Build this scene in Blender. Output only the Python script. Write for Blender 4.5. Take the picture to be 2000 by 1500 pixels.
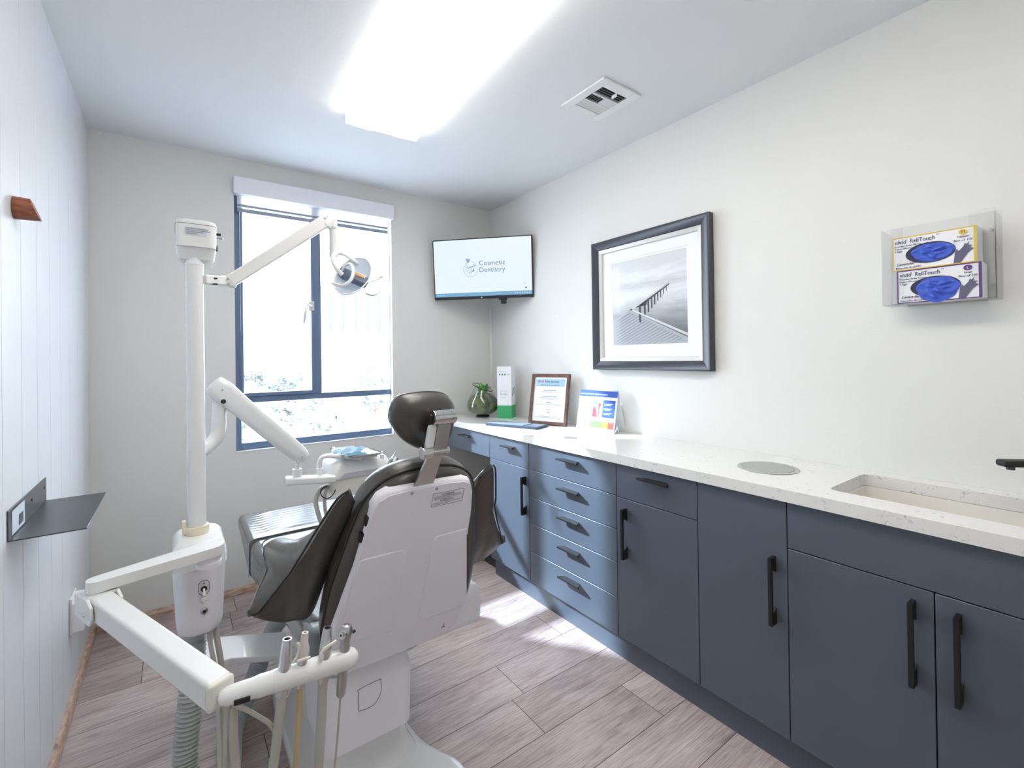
import bpy, bmesh, math, random
from mathutils import Vector, Matrix
random.seed(7)
for o in list(bpy.data.objects): bpy.data.objects.remove(o)
S = bpy.context.scene
COL = S.collection
V = Vector
R = math.radians

# ------------------------------------------------------------------ camera
YAW, PITCH, ROLL, FPX, CH, CX, CY = 0.62534, 0.005911, -0.01376, 906.78, 1.3006, 994.88, 692.68
fw = V((math.sin(YAW)*math.cos(PITCH), math.cos(YAW)*math.cos(PITCH), math.sin(PITCH)))
rt = V((math.cos(YAW), -math.sin(YAW), 0.0))
up = rt.cross(fw)
rt, up = math.cos(ROLL)*rt + math.sin(ROLL)*up, -math.sin(ROLL)*rt + math.cos(ROLL)*up
cam = bpy.data.cameras.new('camera')
camo = bpy.data.objects.new('camera', cam); COL.objects.link(camo)
camo.matrix_world = Matrix(((rt.x, up.x, -fw.x, 0), (rt.y, up.y, -fw.y, 0), (rt.z, up.z, -fw.z, CH), (0, 0, 0, 1)))
cam.sensor_width = 36; cam.lens = FPX*36/2000
cam.shift_x = (1000-CX)/2000; cam.shift_y = (CY-750)/2000
cam.clip_start = 0.02; cam.clip_end = 500
S.camera = camo

# ------------------------------------------------------------------ light
W = bpy.data.worlds.new('world'); S.world = W; W.use_nodes = True
bg = W.node_tree.nodes['Background']
bg.inputs[0].default_value = (0.80, 0.90, 1.0, 1); bg.inputs[1].default_value = 6.8
sun = bpy.data.lights.new('sun', 'SUN'); sun.energy = 7.0; sun.angle = R(1.6); sun.color = (0.66, 0.83, 1.0)
suno = bpy.data.objects.new('sun', sun); COL.objects.link(suno)
suno.rotation_euler = V((1, -1.4, -1.2)).to_track_quat('-Z', 'Y').to_euler()
suno.location = (-8, 14, 12)
LAMP_STRENGTH = 3.7
EK = 2**-1.12
S.view_settings.view_transform = 'Standard'; S.view_settings.look = 'None'
S.view_settings.gamma = 1; S.view_settings.use_curve_mapping = False
S.view_settings.exposure = 1.12

# ------------------------------------------------------------------ helpers
CAMP = V((0, 0, CH))
def ray(x, y): return rt*((x-CX)/FPX) - up*((y-CY)/FPX) + fw
def at(x, y, Y):                       # point of the place at depth Y
    r = ray(x, y); return CAMP + r*(Y/r.y)
def atx(x, y, X):
    r = ray(x, y); return CAMP + r*(X/r.x)
def atz(x, y, Z):
    r = ray(x, y); return CAMP + r*((Z-CH)/r.z)
def atp(x, y, O, n):
    r = ray(x, y); return CAMP + r*(((O-CAMP).dot(n))/r.dot(n))

def lin(c): return tuple(((v/255)/12.92 if v/255 <= .04045 else ((v/255+.055)/1.055)**2.4) for v in c)
MATS = {}
def mat(name, col, rough=.5, metal=0, spec=.5, coat=0, srgb=True, trans=0, emit=None, estr=0, bump=None, alpha=1):
    if name in MATS: return MATS[name]
    m = bpy.data.materials.new(name); m.use_nodes = True; nt = m.node_tree
    b = nt.nodes['Principled BSDF']
    c = lin(col) if srgb else col
    b.inputs['Base Color'].default_value = (*c, 1)
    b.inputs['Roughness'].default_value = rough; b.inputs['Metallic'].default_value = metal
    b.inputs['Specular IOR Level'].default_value = spec
    b.inputs['Coat Weight'].default_value = coat
    b.inputs['Transmission Weight'].default_value = trans
    if emit: b.inputs['Emission Color'].default_value = (*emit, 1); b.inputs['Emission Strength'].default_value = estr
    # gentle procedural unevenness
    tc = nt.nodes.new('ShaderNodeTexCoord'); nz = nt.nodes.new('ShaderNodeTexNoise')
    sc, st = bump if bump else (60, .015)
    nz.inputs['Scale'].default_value = sc; nz.inputs['Detail'].default_value = 3
    nt.links.new(tc.outputs['Object'], nz.inputs['Vector'])
    bp = nt.nodes.new('ShaderNodeBump'); bp.inputs['Strength'].default_value = st; bp.inputs['Distance'].default_value = .01
    nt.links.new(nz.outputs['Fac'], bp.inputs['Height']); nt.links.new(bp.outputs['Normal'], b.inputs['Normal'])
    MATS[name] = m; return m
def two_tone(m, c1, c2, scale, lo=.4, hi=.6, stretch=(1, 1, 1), detail=6):
    nt = m.node_tree; b = nt.nodes['Principled BSDF']
    tc = nt.nodes.new('ShaderNodeTexCoord'); mp = nt.nodes.new('ShaderNodeMapping'); mp.inputs['Scale'].default_value = stretch
    nz = nt.nodes.new('ShaderNodeTexNoise'); nz.inputs['Scale'].default_value = scale; nz.inputs['Detail'].default_value = detail
    cr = nt.nodes.new('ShaderNodeValToRGB')
    cr.color_ramp.elements[0].position = lo; cr.color_ramp.elements[0].color = (*lin(c1), 1)
    cr.color_ramp.elements[1].position = hi; cr.color_ramp.elements[1].color = (*lin(c2), 1)
    nt.links.new(tc.outputs['Object'], mp.inputs[0]); nt.links.new(mp.outputs[0], nz.inputs['Vector'])
    nt.links.new(nz.outputs['Fac'], cr.inputs[0]); nt.links.new(cr.outputs[0], b.inputs['Base Color'])
    return m

def wpos(o):
    p = V((0, 0, 0))
    while o: p += V(o.location); o = o.parent
    return p
def link(name, bm, m, parent=None, smooth=True, angle=40):
    me = bpy.data.meshes.new(name)
    if parent:
        off = wpos(parent)
        for v in bm.verts: v.co -= off
    bmesh.ops.recalc_face_normals(bm, faces=bm.faces)
    bm.to_mesh(me); bm.free()
    for mm in (m if isinstance(m, (list, tuple)) else [m]): me.materials.append(mm)
    if smooth:
        me.polygons.foreach_set('use_smooth', [True]*len(me.polygons)); me.set_sharp_from_angle(angle=R(angle))
    o = bpy.data.objects.new(name, me); COL.objects.link(o)
    if parent: o.parent = parent
    if smooth:
        wn = o.modifiers.new('weighted', 'WEIGHTED_NORMAL'); wn.keep_sharp = True; wn.weight = 80
    return o
def tag(o, label, cat, group=None):
    o['label'] = label; o['category'] = cat
    if group: o['group'] = group
    return o
def top(name, bm, m, label, cat, group=None, **k):
    c = sum((v.co for v in bm.verts), V())/len(bm.verts); zmin = min(v.co.z for v in bm.verts)
    org = V((c.x, c.y, zmin))
    for v in bm.verts: v.co -= org
    o = link(name, bm, m, **k); o.location = org
    return tag(o, label, cat, group)
def thing(name, loc, label, cat, group=None):
    o = bpy.data.objects.new(name, None); COL.objects.link(o); o.location = loc; o.empty_display_size = .05
    return tag(o, label, cat, group)
def struct(name, bm, m, parent=None, **k):
    o = link(name, bm, m, parent, **k)
    if not parent: o['kind'] = 'structure'
    return o
def partlabel(o, s): o['label'] = s; return o

def NB(): return bmesh.new()
def box(bm, a, b, bev=0, seg=2, M=None):
    a, b = V(a), V(b)
    lo = V((min(a.x, b.x), min(a.y, b.y), min(a.z, b.z))); hi = V((max(a.x, b.x), max(a.y, b.y), max(a.z, b.z)))
    t = bmesh.new(); r = bmesh.ops.create_cube(t, size=1)
    for v in t.verts: v.co = V((lo.x+(v.co.x+.5)*(hi.x-lo.x), lo.y+(v.co.y+.5)*(hi.y-lo.y), lo.z+(v.co.z+.5)*(hi.z-lo.z)))
    if bev: bmesh.ops.bevel(t, geom=list(t.edges), offset=bev, segments=seg, affect='EDGES', profile=.5)
    if M:
        for v in t.verts: v.co = M @ v.co
    merge(bm, t); return bm
def merge(bm, t):
    vm = [bm.verts.new(v.co) for v in t.verts]
    t.verts.index_update()
    for f in t.faces:
        try:
            nf = bm.faces.new([vm[v.index] for v in f.verts]); nf.material_index = f.material_index
        except ValueError: pass
    t.free()
def frame_M(o, x, y, z):
    x, y, z = V(x).normalized(), V(y).normalized(), V(z).normalized()
    return Matrix(((x.x, y.x, z.x, o[0]), (x.y, y.y, z.y, o[1]), (x.z, y.z, z.z, o[2]), (0, 0, 0, 1)))
def axis_M(o, d, hint=(0, 0, 1)):      # local z along d
    d = V(d).normalized(); h = V(hint)
    if abs(d.dot(h)) > .98: h = V((1, 0, 0))
    x = h.cross(d).normalized(); y = d.cross(x)
    return frame_M(o, x, y, d)
def loft(bm, rings, cap=True, closed=True):
    rs = [[bm.verts.new(V(p)) for p in r] for r in rings]
    n = len(rs[0])
    for i in range(len(rs)-1):
        for j in range(n if closed else n-1):
            k = (j+1) % n
            try: bm.faces.new((rs[i][j], rs[i][k], rs[i+1][k], rs[i+1][j]))
            except ValueError: pass
    if cap:
        bm.faces.new(rs[0]); bm.faces.new(list(reversed(rs[-1])))
    return rs
def catmull(pts, n=6, closed=False):
    pts = [V(p) for p in pts]; out = []
    N = len(pts)
    for i in range(N if closed else N-1):
        p0 = pts[(i-1) % N] if closed or i > 0 else pts[0]*2-pts[1]
        p1 = pts[i]; p2 = pts[(i+1) % N]
        p3 = pts[(i+2) % N] if closed or i+2 < N else pts[-1]*2-pts[-2]
        for k in range(n):
            t = k/n
            out.append(.5*((2*p1)+(p2-p0)*t+(2*p0-5*p1+4*p2-p3)*t*t+(3*p1-p0-3*p2+p3)*t**3))
    if not closed: out.append(pts[-1])
    return out
def tube(bm, pts, r, n=12, cap=True, closed=False, flat=1):
    pts = [V(p) for p in pts]; N = len(pts)
    rad = r if isinstance(r, (list, tuple)) else [r]*N
    d0 = (pts[1]-pts[0]).normalized()
    u = d0.orthogonal().normalized(); rings = []; pd = d0
    for i in range(N):
        if closed: d = (pts[(i+1) % N]-pts[i-1]).normalized()
        else: d = (pts[min(i+1, N-1)]-pts[max(i-1, 0)]).normalized()
        q = pd.rotation_difference(d); u = q @ u; u = (u-d*u.dot(d)).normalized(); w = d.cross(u); pd = d
        rings.append([pts[i]+(u*math.cos(2*math.pi*k/n)+w*math.sin(2*math.pi*k/n)*flat)*rad[i] for k in range(n)])
    if closed: rings.append(rings[0]); cap = False
    loft(bm, rings, cap)
    if closed: bmesh.ops.remove_doubles(bm, verts=bm.verts, dist=1e-6)
    return bm
def lathe(bm, prof, M, n=32, cap=True):    # prof: (r, z)
    rings = [[M @ V((r*math.cos(2*math.pi*k/n), r*math.sin(2*math.pi*k/n), z)) for k in range(n)] for r, z in prof]
    loft(bm, rings, cap); return bm
def T(x, y, z): return Matrix.Translation((x, y, z))
def cyl(bm, a, b, r, n=24, bev=.0):
    a, b = V(a), V(b); L = (b-a).length; e = min(bev, L/3, r/2)
    prof = [(r-e, 0), (r-e*.3, e*.3), (r, e), (r, L-e), (r-e*.3, L-e*.3), (r-e, L)] if bev else [(r, 0), (r, L)]
    return lathe(bm, prof, axis_M(a, b-a), n)
def prism(bm, poly, M, d, bev=0, seg=2):   # polygon in local xy extruded z 0..d
    t = bmesh.new(); vs = [t.verts.new((p[0], p[1], 0)) for p in poly]; f = t.faces.new(vs)
    r = bmesh.ops.extrude_face_region(t, geom=[f])
    for g in r['geom']:
        if isinstance(g, bmesh.types.BMVert): g.co.z += d
    bmesh.ops.recalc_face_normals(t, faces=t.faces)
    if bev: bmesh.ops.bevel(t, geom=list(t.edges), offset=bev, segments=seg, affect='EDGES', profile=.5)
    for v in t.verts: v.co = M @ v.co
    merge(bm, t); return bm
def rrect(w, h, r, n=5, cx=0, cy=0):
    out = []; r = min(r, w/2-.0005, h/2-.0005)
    for sx, sy, a0 in ((1, 1, 0), (-1, 1, 90), (-1, -1, 180), (1, -1, 270)):
        for k in range(n+1):
            a = R(a0+90*k/n); out.append((cx+sx*(w/2-r)+r*math.cos(a), cy+sy*(h/2-r)+r*math.sin(a)))
    return out
def quad(bm, *p, mi=0):
    f = bm.faces.new([bm.verts.new(V(q)) for q in p]); f.material_index = mi; return f
def text(bm, s, M, size, align='LEFT', depth=.0003, shear=0, sx=1):
    cu = bpy.data.curves.new('t', 'FONT'); cu.body = s; cu.size = size; cu.extrude = depth; cu.align_x = align; cu.shear = shear; cu.resolution_u = 3
    o = bpy.data.objects.new('t', cu); COL.objects.link(o)
    dg = bpy.context.evaluated_depsgraph_get(); me = bpy.data.meshes.new_from_object(o.evaluated_get(dg))
    t = bmesh.new(); t.from_mesh(me)
    for v in t.verts: v.co = M @ V((v.co.x*sx, v.co.y, v.co.z))
    for f in t.faces: f.material_index = 0
    merge(bm, t)
    bpy.data.objects.remove(o); bpy.data.curves.remove(cu); bpy.data.meshes.remove(me)
    return bm

# ------------------------------------------------------------------ materials
XL, XR, YB, H, YF = -0.332, 1.997, 3.007, 2.44, -1.1
m_wall = mat('wall paint', (229, 228, 224), .6, bump=(180, .05))
m_ceil = mat('ceiling paint', (233, 234, 235), .75, bump=(160, .05))
m_panel = mat('white board panelling', (218, 220, 224), .32, bump=(20, .01))
m_white = mat('white enamel', (236, 236, 235), .22, coat=.3)
m_white2 = mat('white moulded plastic', (244, 242, 248), .34)
m_cream = mat('cream plastic', (235, 232, 222), .4)
m_beige = mat('beige collar plastic', (238, 226, 200), .45)
m_steel = mat('brushed steel', (190, 190, 188), .28, metal=1)
m_chrome = mat('polished chrome', (215, 215, 215), .1, metal=1)
m_alu = mat('satin aluminium', (218, 220, 222), .25, metal=1)
m_black = mat('black metal', (20, 21, 24), .5)
m_dark = mat('dark plastic', (34, 36, 40), .35)
m_leather = mat('charcoal brown leather', (76, 72, 68), .30, spec=.6, bump=(40, .12))
m_leather_lit = mat('lit grey leather', (112, 113, 114), .2, spec=.6, bump=(40, .08))  # chair leather again, paler: light on seat and legrest put into the colour
m_pipe = mat('dark piping', (44, 42, 41), .35)
m_cab = mat('matt grey cabinet laminate', (85, 93, 105), .42, bump=(300, .02))
m_cabin = mat('cabinet carcass', (30, 32, 37), .7)  # darkened so the shade in the gaps between fronts is in the colour
m_hose = mat('grey corrugated hose', (183, 187, 184), .5)
m_tubeg = mat('greige tubing', (190, 186, 176), .4)
m_tubey = mat('yellowed tubing', (205, 180, 130), .4)
m_blueframe = mat('blue grey window metal', (104, 124, 156), .4)
m_walnut = two_tone(mat('walnut', (120, 80, 60), .45), (88, 60, 50), (118, 84, 68), 6, .3, .7, (3, 9, 3))
m_peg = two_tone(mat('oiled wood peg', (140, 85, 60), .45), (112, 62, 42), (164, 100, 70), 9, .35, .65, (3, 20, 20))
m_base = two_tone(mat('wood baseboard', (190, 162, 142), .5), (156, 126, 108), (214, 186, 166), 8, .3, .7, (3, 3, 12))
m_paper = mat('white card', (240, 240, 242), .55)
m_green = mat('green card', (60, 165, 105), .5)
m_navy = mat('navy ink', (30, 60, 95), .5)
m_grayink = mat('grey ink', (120, 120, 130), .5)

def glass_mat(name, tint=(1, 1, 1), refl=.07, rough=.0, k=.6):
    m = bpy.data.materials.new(name); m.use_nodes = True; nt = m.node_tree
    nt.nodes.remove(nt.nodes['Principled BSDF']); out = nt.nodes['Material Output']
    tr = nt.nodes.new('ShaderNodeBsdfTransparent'); tr.inputs[0].default_value = (*tint, 1)
    gl = nt.nodes.new('ShaderNodeBsdfGlossy'); gl.inputs['Roughness'].default_value = rough
    mx = nt.nodes.new('ShaderNodeMixShader'); lw = nt.nodes.new('ShaderNodeLayerWeight'); lw.inputs[0].default_value = .25
    mu = nt.nodes.new('ShaderNodeMath'); mu.operation = 'MULTIPLY_ADD'; mu.inputs[1].default_value = k; mu.inputs[2].default_value = refl
    nt.links.new(lw.outputs['Facing'], mu.inputs[0]); nt.links.new(mu.outputs[0], mx.inputs[0])
    nt.links.new(tr.outputs[0], mx.inputs[1]); nt.links.new(gl.outputs[0], mx.inputs[2]); nt.links.new(mx.outputs[0], out.inputs[0])
    return m
m_glass = glass_mat('window glass', (.97, .99, 1), .02)
m_acryl = glass_mat('clear acrylic', (.988, .99, .992), .02, k=.3)
m_vase = glass_mat('clear vase glass', (.93, .96, .94), .06)
m_picglass = glass_mat('picture glass', (1, 1, 1), .0, k=.10)
m_lens = mat('milky lamp reflector', (206, 216, 228), .12, coat=.6)
_nt = m_lens.node_tree; _tl = _nt.nodes.new('ShaderNodeBsdfTranslucent'); _tl.inputs[0].default_value = (.85, .93, 1, 1); _mx = _nt.nodes.new('ShaderNodeMixShader'); _mx.inputs[0].default_value = .16
_nt.links.new(_nt.nodes['Principled BSDF'].outputs[0], _mx.inputs[1]); _nt.links.new(_tl.outputs[0], _mx.inputs[2]); _nt.links.new(_mx.outputs[0], _nt.nodes['Material Output'].inputs[0])

# quartz
m_quartz = mat('white quartz', (232, 230, 226), .13, coat=.25, bump=(50, .002))
nt = m_quartz.node_tree; b = nt.nodes['Principled BSDF']
tc = nt.nodes.new('ShaderNodeTexCoord'); n1 = nt.nodes.new('ShaderNodeTexNoise'); n1.inputs['Scale'].default_value = 48; n1.inputs['Detail'].default_value = 7; n1.inputs['Distortion'].default_value = 2.2
n2 = nt.nodes.new('ShaderNodeTexNoise'); n2.inputs['Scale'].default_value = 14; n2.inputs['Detail'].default_value = 4
r1 = nt.nodes.new('ShaderNodeValToRGB'); e = r1.color_ramp.elements; e[0].position = .60; e[0].color = (0, 0, 0, 1); e[1].position = .70; e[1].color = (1, 1, 1, 1)
r2 = nt.nodes.new('ShaderNodeValToRGB'); e = r2.color_ramp.elements; e[0].position = .42; e[0].color = (0, 0, 0, 1); e[1].position = .62; e[1].color = (1, 1, 1, 1)
mm = nt.nodes.new('ShaderNodeMath'); mm.operation = 'MULTIPLY'
mx = nt.nodes.new('ShaderNodeMix'); mx.data_type = 'RGBA'; mx.inputs[6].default_value = (*lin((232, 230, 226)), 1); mx.inputs[7].default_value = (*lin((168, 168, 174)), 1)
for n_ in (n1, n2): nt.links.new(tc.outputs['Object'], n_.inputs['Vector'])
nt.links.new(n1.outputs[0], r1.inputs[0]); nt.links.new(n2.outputs[0], r2.inputs[0]); nt.links.new(r1.outputs[0], mm.inputs[0]); nt.links.new(r2.outputs[0], mm.inputs[1])
nt.links.new(mm.outputs[0], mx.inputs[0]); nt.links.new(mx.outputs[2], b.inputs['Base Color'])

# floor planks
m_floor = mat('oak vinyl planks', (176, 158, 150), .42, bump=(50, .0))
nt = m_floor.node_tree; b = nt.nodes['Principled BSDF']
tc = nt.nodes.new('ShaderNodeTexCoord'); at_ = nt.nodes.new('ShaderNodeAttribute'); at_.attribute_name = 'plank'
cb = nt.nodes.new('ShaderNodeCombineXYZ'); ml = nt.nodes.new('ShaderNodeMath'); ml.operation = 'MULTIPLY'; ml.inputs[1].default_value = 37
nt.links.new(at_.outputs['Fac'], ml.inputs[0]); nt.links.new(ml.outputs[0], cb.inputs[0]); nt.links.new(ml.outputs[0], cb.inputs[2])
ad = nt.nodes.new('ShaderNodeVectorMath'); ad.operation = 'ADD'; nt.links.new(tc.outputs['Object'], ad.inputs[0]); nt.links.new(cb.outputs[0], ad.inputs[1])
def noise(scale, stretch, detail=8, dist=0, rough=.6):
    mp = nt.nodes.new('ShaderNodeMapping'); mp.inputs['Scale'].default_value = stretch
    nz = nt.nodes.new('ShaderNodeTexNoise'); nz.inputs['Scale'].default_value = scale; nz.inputs['Detail'].default_value = detail; nz.inputs['Distortion'].default_value = dist; nz.inputs['Roughness'].default_value = rough
    nt.links.new(ad.outputs[0], mp.inputs[0]); nt.links.new(mp.outputs[0], nz.inputs['Vector']); return nz
def ramp(src, els):
    cr = nt.nodes.new('ShaderNodeValToRGB'); el = cr.color_ramp.elements
    while len(el) < len(els): el.new(.5)
    for q, (p, c) in zip(el, els): q.position = p; q.color = (*c, 1)
    nt.links.new(src, cr.inputs[0]); return cr
grain = noise(14, (.45, 8, 1), 9, 1.3)
broad = noise(2.6, (1, 3.2, 1), 3, .6)
fine = noise(120, (.25, 8, 1), 3, 0)
c1 = ramp(broad.outputs[0], [(.30, lin((136, 117, 112))), (.5, lin((172, 155, 149))), (.72, lin((196, 182, 176)))])
c2 = ramp(grain.outputs[0], [(.32, lin((122, 106, 103))), (.46, lin((176, 163, 159))), (.62, lin((212, 203, 198)))])
c3 = ramp(fine.outputs[0], [(.35, (.80, .80, .80)), (.6, (1, 1, 1))])
x1 = nt.nodes.new('ShaderNodeMix'); x1.data_type = 'RGBA'; x1.inputs[0].default_value = .45
nt.links.new(c1.outputs[0], x1.inputs[6]); nt.links.new(c2.outputs[0], x1.inputs[7])
x2 = nt.nodes.new('ShaderNodeMix'); x2.data_type = 'RGBA'; x2.blend_type = 'MULTIPLY'; x2.inputs[0].default_value = .8
nt.links.new(x1.outputs[2], x2.inputs[6]); nt.links.new(c3.outputs[0], x2.inputs[7])
tint = ramp(at_.outputs['Fac'], [(0, (.98, .94, .95)), (.5, (1.12, 1.08, 1.10)), (1, (1.25, 1.22, 1.24))])
x3 = nt.nodes.new('ShaderNodeMix'); x3.data_type = 'RGBA'; x3.blend_type = 'MULTIPLY'; x3.inputs[0].default_value = 1
nt.links.new(x2.outputs[2], x3.inputs[6]); nt.links.new(tint.outputs[0], x3.inputs[7]); nt.links.new(x3.outputs[2], b.inputs['Base Color'])

# ------------------------------------------------------------------ room shell
TH = .12
bm = NB()
f = quad(bm, (XL-.1, YF-.1, -.004), (XR+.1, YF-.1, -.004), (XR+.1, YB+.1, -.004), (XL-.1, YB+.1, -.004), mi=1)
PW = .1955; y0 = .8535
row0 = int(math.floor((YF-y0)/PW))-1
joints = {3: 1.088, 1: 1.422, 4: 1.463, 8: -.119, 10: .254}
vals = []
k = row0
while y0+k*PW < YB:
    ya, yb = y0+k*PW, y0+(k+1)*PW
    j = joints.get(k, XL+random.random()*1.2)
    xs = [j-2.44, j-1.22, j, j+1.22, j+2.44]
    for a, c in zip(xs[:-1], xs[1:]):
        a2, c2_ = max(a, XL-.05), min(c, XR+.05)
        if c2_-a2 < .02: continue
        g = .0011
        quad(bm, (a2+g, ya+g, 0), (c2_-g, ya+g, 0), (c2_-g, min(yb, YB+.05)-g, 0), (a2+g, min(yb, YB+.05)-g, 0)); vals.append(random.random())
    k += 1
me_fl = struct('floor', bm, [m_floor, mat('plank gap', (70, 58, 54), .8)], smooth=False)
a_ = me_fl.data.attributes.new('plank', 'FLOAT', 'FACE')
a_.data.foreach_set('value', [0.5]+vals)

bm = NB(); box(bm, (XL-.1, YF-.1, H), (XR+.1, YB+.2, H+.1)); struct('ceiling', bm, m_ceil, smooth=False)
# back wall with the window opening
WX0, WX1, WZ0, WZ1 = .278, 1.197, .79, 2.315
bm = NB()
box(bm, (XL-TH, YB, -.05), (WX0, YB+.16, H)); box(bm, (WX1, YB, -.05), (XR+TH, YB+.16, H))
box(bm, (WX0, YB, -.05), (WX1, YB+.16, WZ0)); box(bm, (WX0, YB, WZ1), (WX1, YB+.16, H))
struct('wall_back', bm, m_wall, smooth=False)
bm = NB(); box(bm, (XR, YF-.1, -.05), (XR+TH, YB, H)); struct('wall_right', bm, m_wall, smooth=False)
bm = NB(); box(bm, (XL-TH, YF-TH, -.05), (XR+TH, YF, H)); struct('wall_front', bm, m_wall, smooth=False)
# left wall: vertical boards with grooves
bm = NB(); box(bm, (XL-TH, YF, -.05), (XL-.005, YB, H))
yy = YB
bw = .176
while yy > YF:
    box(bm, (XL-.0055, max(yy-bw+.0009, YF), -.02), (XL, yy-.0009, H), .0012, 1); yy -= bw
struct('wall_left', bm, m_panel, smooth=False)
# door in the wall behind the camera
bm = NB(); box(bm, (.35, YF-.001, 0), (1.25, YF+.03, 2.08), .004); d = struct('door_1', bm, m_white2)
bm = NB(); cyl(bm, (.43, YF+.03, 1.0), (.43, YF+.08, 1.0), .012); box(bm, (.42, YF+.07, .99), (.55, YF+.085, 1.012), .004); link('door_handle', bm, m_steel, d)
# baseboards (quarter round wooden moulding)
def qround(bm, p0, p1, inw, r=.032):
    p0, p1, inw = V(p0), V(p1), V(inw); rings = []
    for p in (p0, p1):
        ring = [p, p+inw*r*.62]
        for k in range(0, 7):
            a = R(90*k/6); ring.append(p+inw*(r*.62*math.cos(a))+V((0, 0, .006+r*math.sin(a))))
        ring.append(p+V((0, 0, .006+r))); rings.append(ring)
    loft(bm, rings)
bm = NB(); qround(bm, (XL, YF, 0), (XL, YB-.001, 0), (1, 0, 0)); struct('baseboard_left', bm, m_base)
bm = NB(); qround(bm, (XL+.02, YB, 0), (XR, YB, 0), (0, -1, 0)); struct('baseboard_back', bm, m_base)
# corner cable cover below the screen
bm = NB(); box(bm, (XR-.022, YB-.02, .883), (XR-.001, YB-.001, 1.75), .002); struct('trim_1', bm, m_white)

# ------------------------------------------------------------------ window
GY = 3.065
def fx(px_, py_=600, Y=GY): return at(px_, py_, Y).x
def fz(px_, py_, Y=GY): return at(px_, py_, Y).z
win = bpy.data.objects.new('window_1', None); COL.objects.link(win); win.location = (.74, GY, WZ0); win['kind'] = 'structure'
xl, xr_ = WX0, fx(761.5); xm0, xm1 = fx(610.5), fx(625); zr0, zr1 = fz(620, 778), fz(620, 767)
bm = NB()
box(bm, (xl, GY-.025, WZ0), (xl+.030, GY+.025, WZ1), .002)
box(bm, (xr_-.012, GY-.025, WZ0), (WX1, GY+.025, WZ1), .002)
box(bm, (xl+.031, GY-.025, WZ0), (xr_-.013, GY+.025, WZ0+.042), .002)
box(bm, (xl+.031, GY-.025, WZ1-.05), (xr_-.013, GY+.025, WZ1), .002)
box(bm, (xm0, GY-.025, zr1+.001), (xm1, GY+.025, WZ1-.051), .002)
box(bm, (xl+.031, GY-.025, zr0), (xr_-.013, GY+.025, zr1), .002)
link('window_frame', bm, m_blueframe, win)
bm = NB()   # casement sash in the left light
s0, s1, t0, t1 = xl+.031, xm0-.001, zr1+.001, WZ1-.051
for a, c in (((s0, t0), (s1, t0+.02)), ((s0, t1-.02), (s1, t1)), ((s0, t0+.02), (s0+.012, t1-.02)), ((s1-.016, t0+.02), (s1, t1-.02))):
    box(bm, (a[0], GY-.038, a[1]), (c[0], GY-.012, c[1]), .002)
sash = link('sash', bm, m_blueframe, win)
bm = NB()
hp = at(609, 598, GY-.04)
box(bm, hp-V((.02, .008, .03)), hp+V((.014, .004, .03)), .003)
tube(bm, catmull([hp+V((-.005, -.012, .0)), hp+V((-.03, -.03, 0)), hp+V((-.045, -.034, -.05)), hp+V((-.055, -.034, -.11))], 5), [.006]*5+[.006, .007, .008, .008, .009, .009, .009, .009, .009, .008, .005][:11], 10)
link('window_latch', bm, m_alu, sash)
bm = NB(); 
for x0_, x1_, z0_, z1_ in ((s0, s1, t0, t1), (xm1, xr_-.013, zr1, WZ1-.05), (xl+.03, xr_-.013, WZ0+.042, zr0)):
    quad(bm, (x0_, GY, z0_), (x1_, GY, z0_), (x1_, GY, z1_), (x0_, GY, z1_))
link('window_pane', bm, m_glass, win, smooth=False)
# sill / reveal trim
bm = NB(); box(bm, (WX0, YB-.004, WZ0-.0005), (WX1, GY-.026, WZ0+.004), .001); link('window_sill', bm, m_white, win)
# roller blind
rb = thing('roller_blind', (.74, YB, 2.17), 'white roller blind drawn up at the head of the window', 'blind')
bm = NB(); box(bm, (WX0-.004, YB-.036, 2.238), (WX1+.012, YB+.03, 2.335), .006); link('cassette', bm, m_white2, rb)
m_blind = mat('blind fabric', (240, 242, 245), .8); 
_nt = m_blind.node_tree; _b = _nt.nodes['Principled BSDF']; _tl = _nt.nodes.new('ShaderNodeBsdfTranslucent'); _tl.inputs[0].default_value = (.95, .96, .97, 1); _mx = _nt.nodes.new('ShaderNodeMixShader'); _mx.inputs[0].default_value = .6
_nt.links.new(_b.outputs[0], _mx.inputs[1]); _nt.links.new(_tl.outputs[0], _mx.inputs[2]); _nt.links.new(_mx.outputs[0], _nt.nodes['Material Output'].inputs[0])
bm = NB(); box(bm, (WX0+.016, YB+.010, 2.17), (WX1-.02, YB+.0115, 2.25)); link('fabric', bm, m_blind, rb)
bm = NB(); box(bm, (WX0+.016, YB+.004, 2.146), (WX1-.02, YB+.018, 2.168), .003); box(bm, (WX0+.016, YB+.004, 2.178), (WX1-.02, YB+.018, 2.190), .003)
link('bottom_bar', bm, mat('blind bar grey', (150, 158, 172), .5), rb)

# ------------------------------------------------------------------ outside
def outb(name, a, b_, m, label, cat='building'):
    bm = NB(); box(bm, a, b_, .02, 1); return top(name, bm, m, label, cat, smooth=False)
m_stucco = mat('pale stucco', (142, 144, 147), .9, bump=(3, .1))
m_tower = mat('pale grey tower cladding', (112, 116, 124), .8)
m_fin = mat('white fins', (150, 155, 160), .8)
m_pane = mat('far window glass', (92, 100, 116), .2)
m_leafo = two_tone(mat('hazy foliage', (120, 140, 120), .9, bump=(4, .9)), (88, 94, 92), (148, 153, 148), 5)
m_tile = mat('red roof tile', (130, 100, 98), .9)
m_ground = mat('street surface', (150, 152, 156), .95)
GZ = -7
bm = NB(); quad(bm, (-60, 4.5, GZ), (120, 4.5, GZ), (120, 160, GZ), (-60, 160, GZ)); struct('ground', bm, m_ground, smooth=False)
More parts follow.
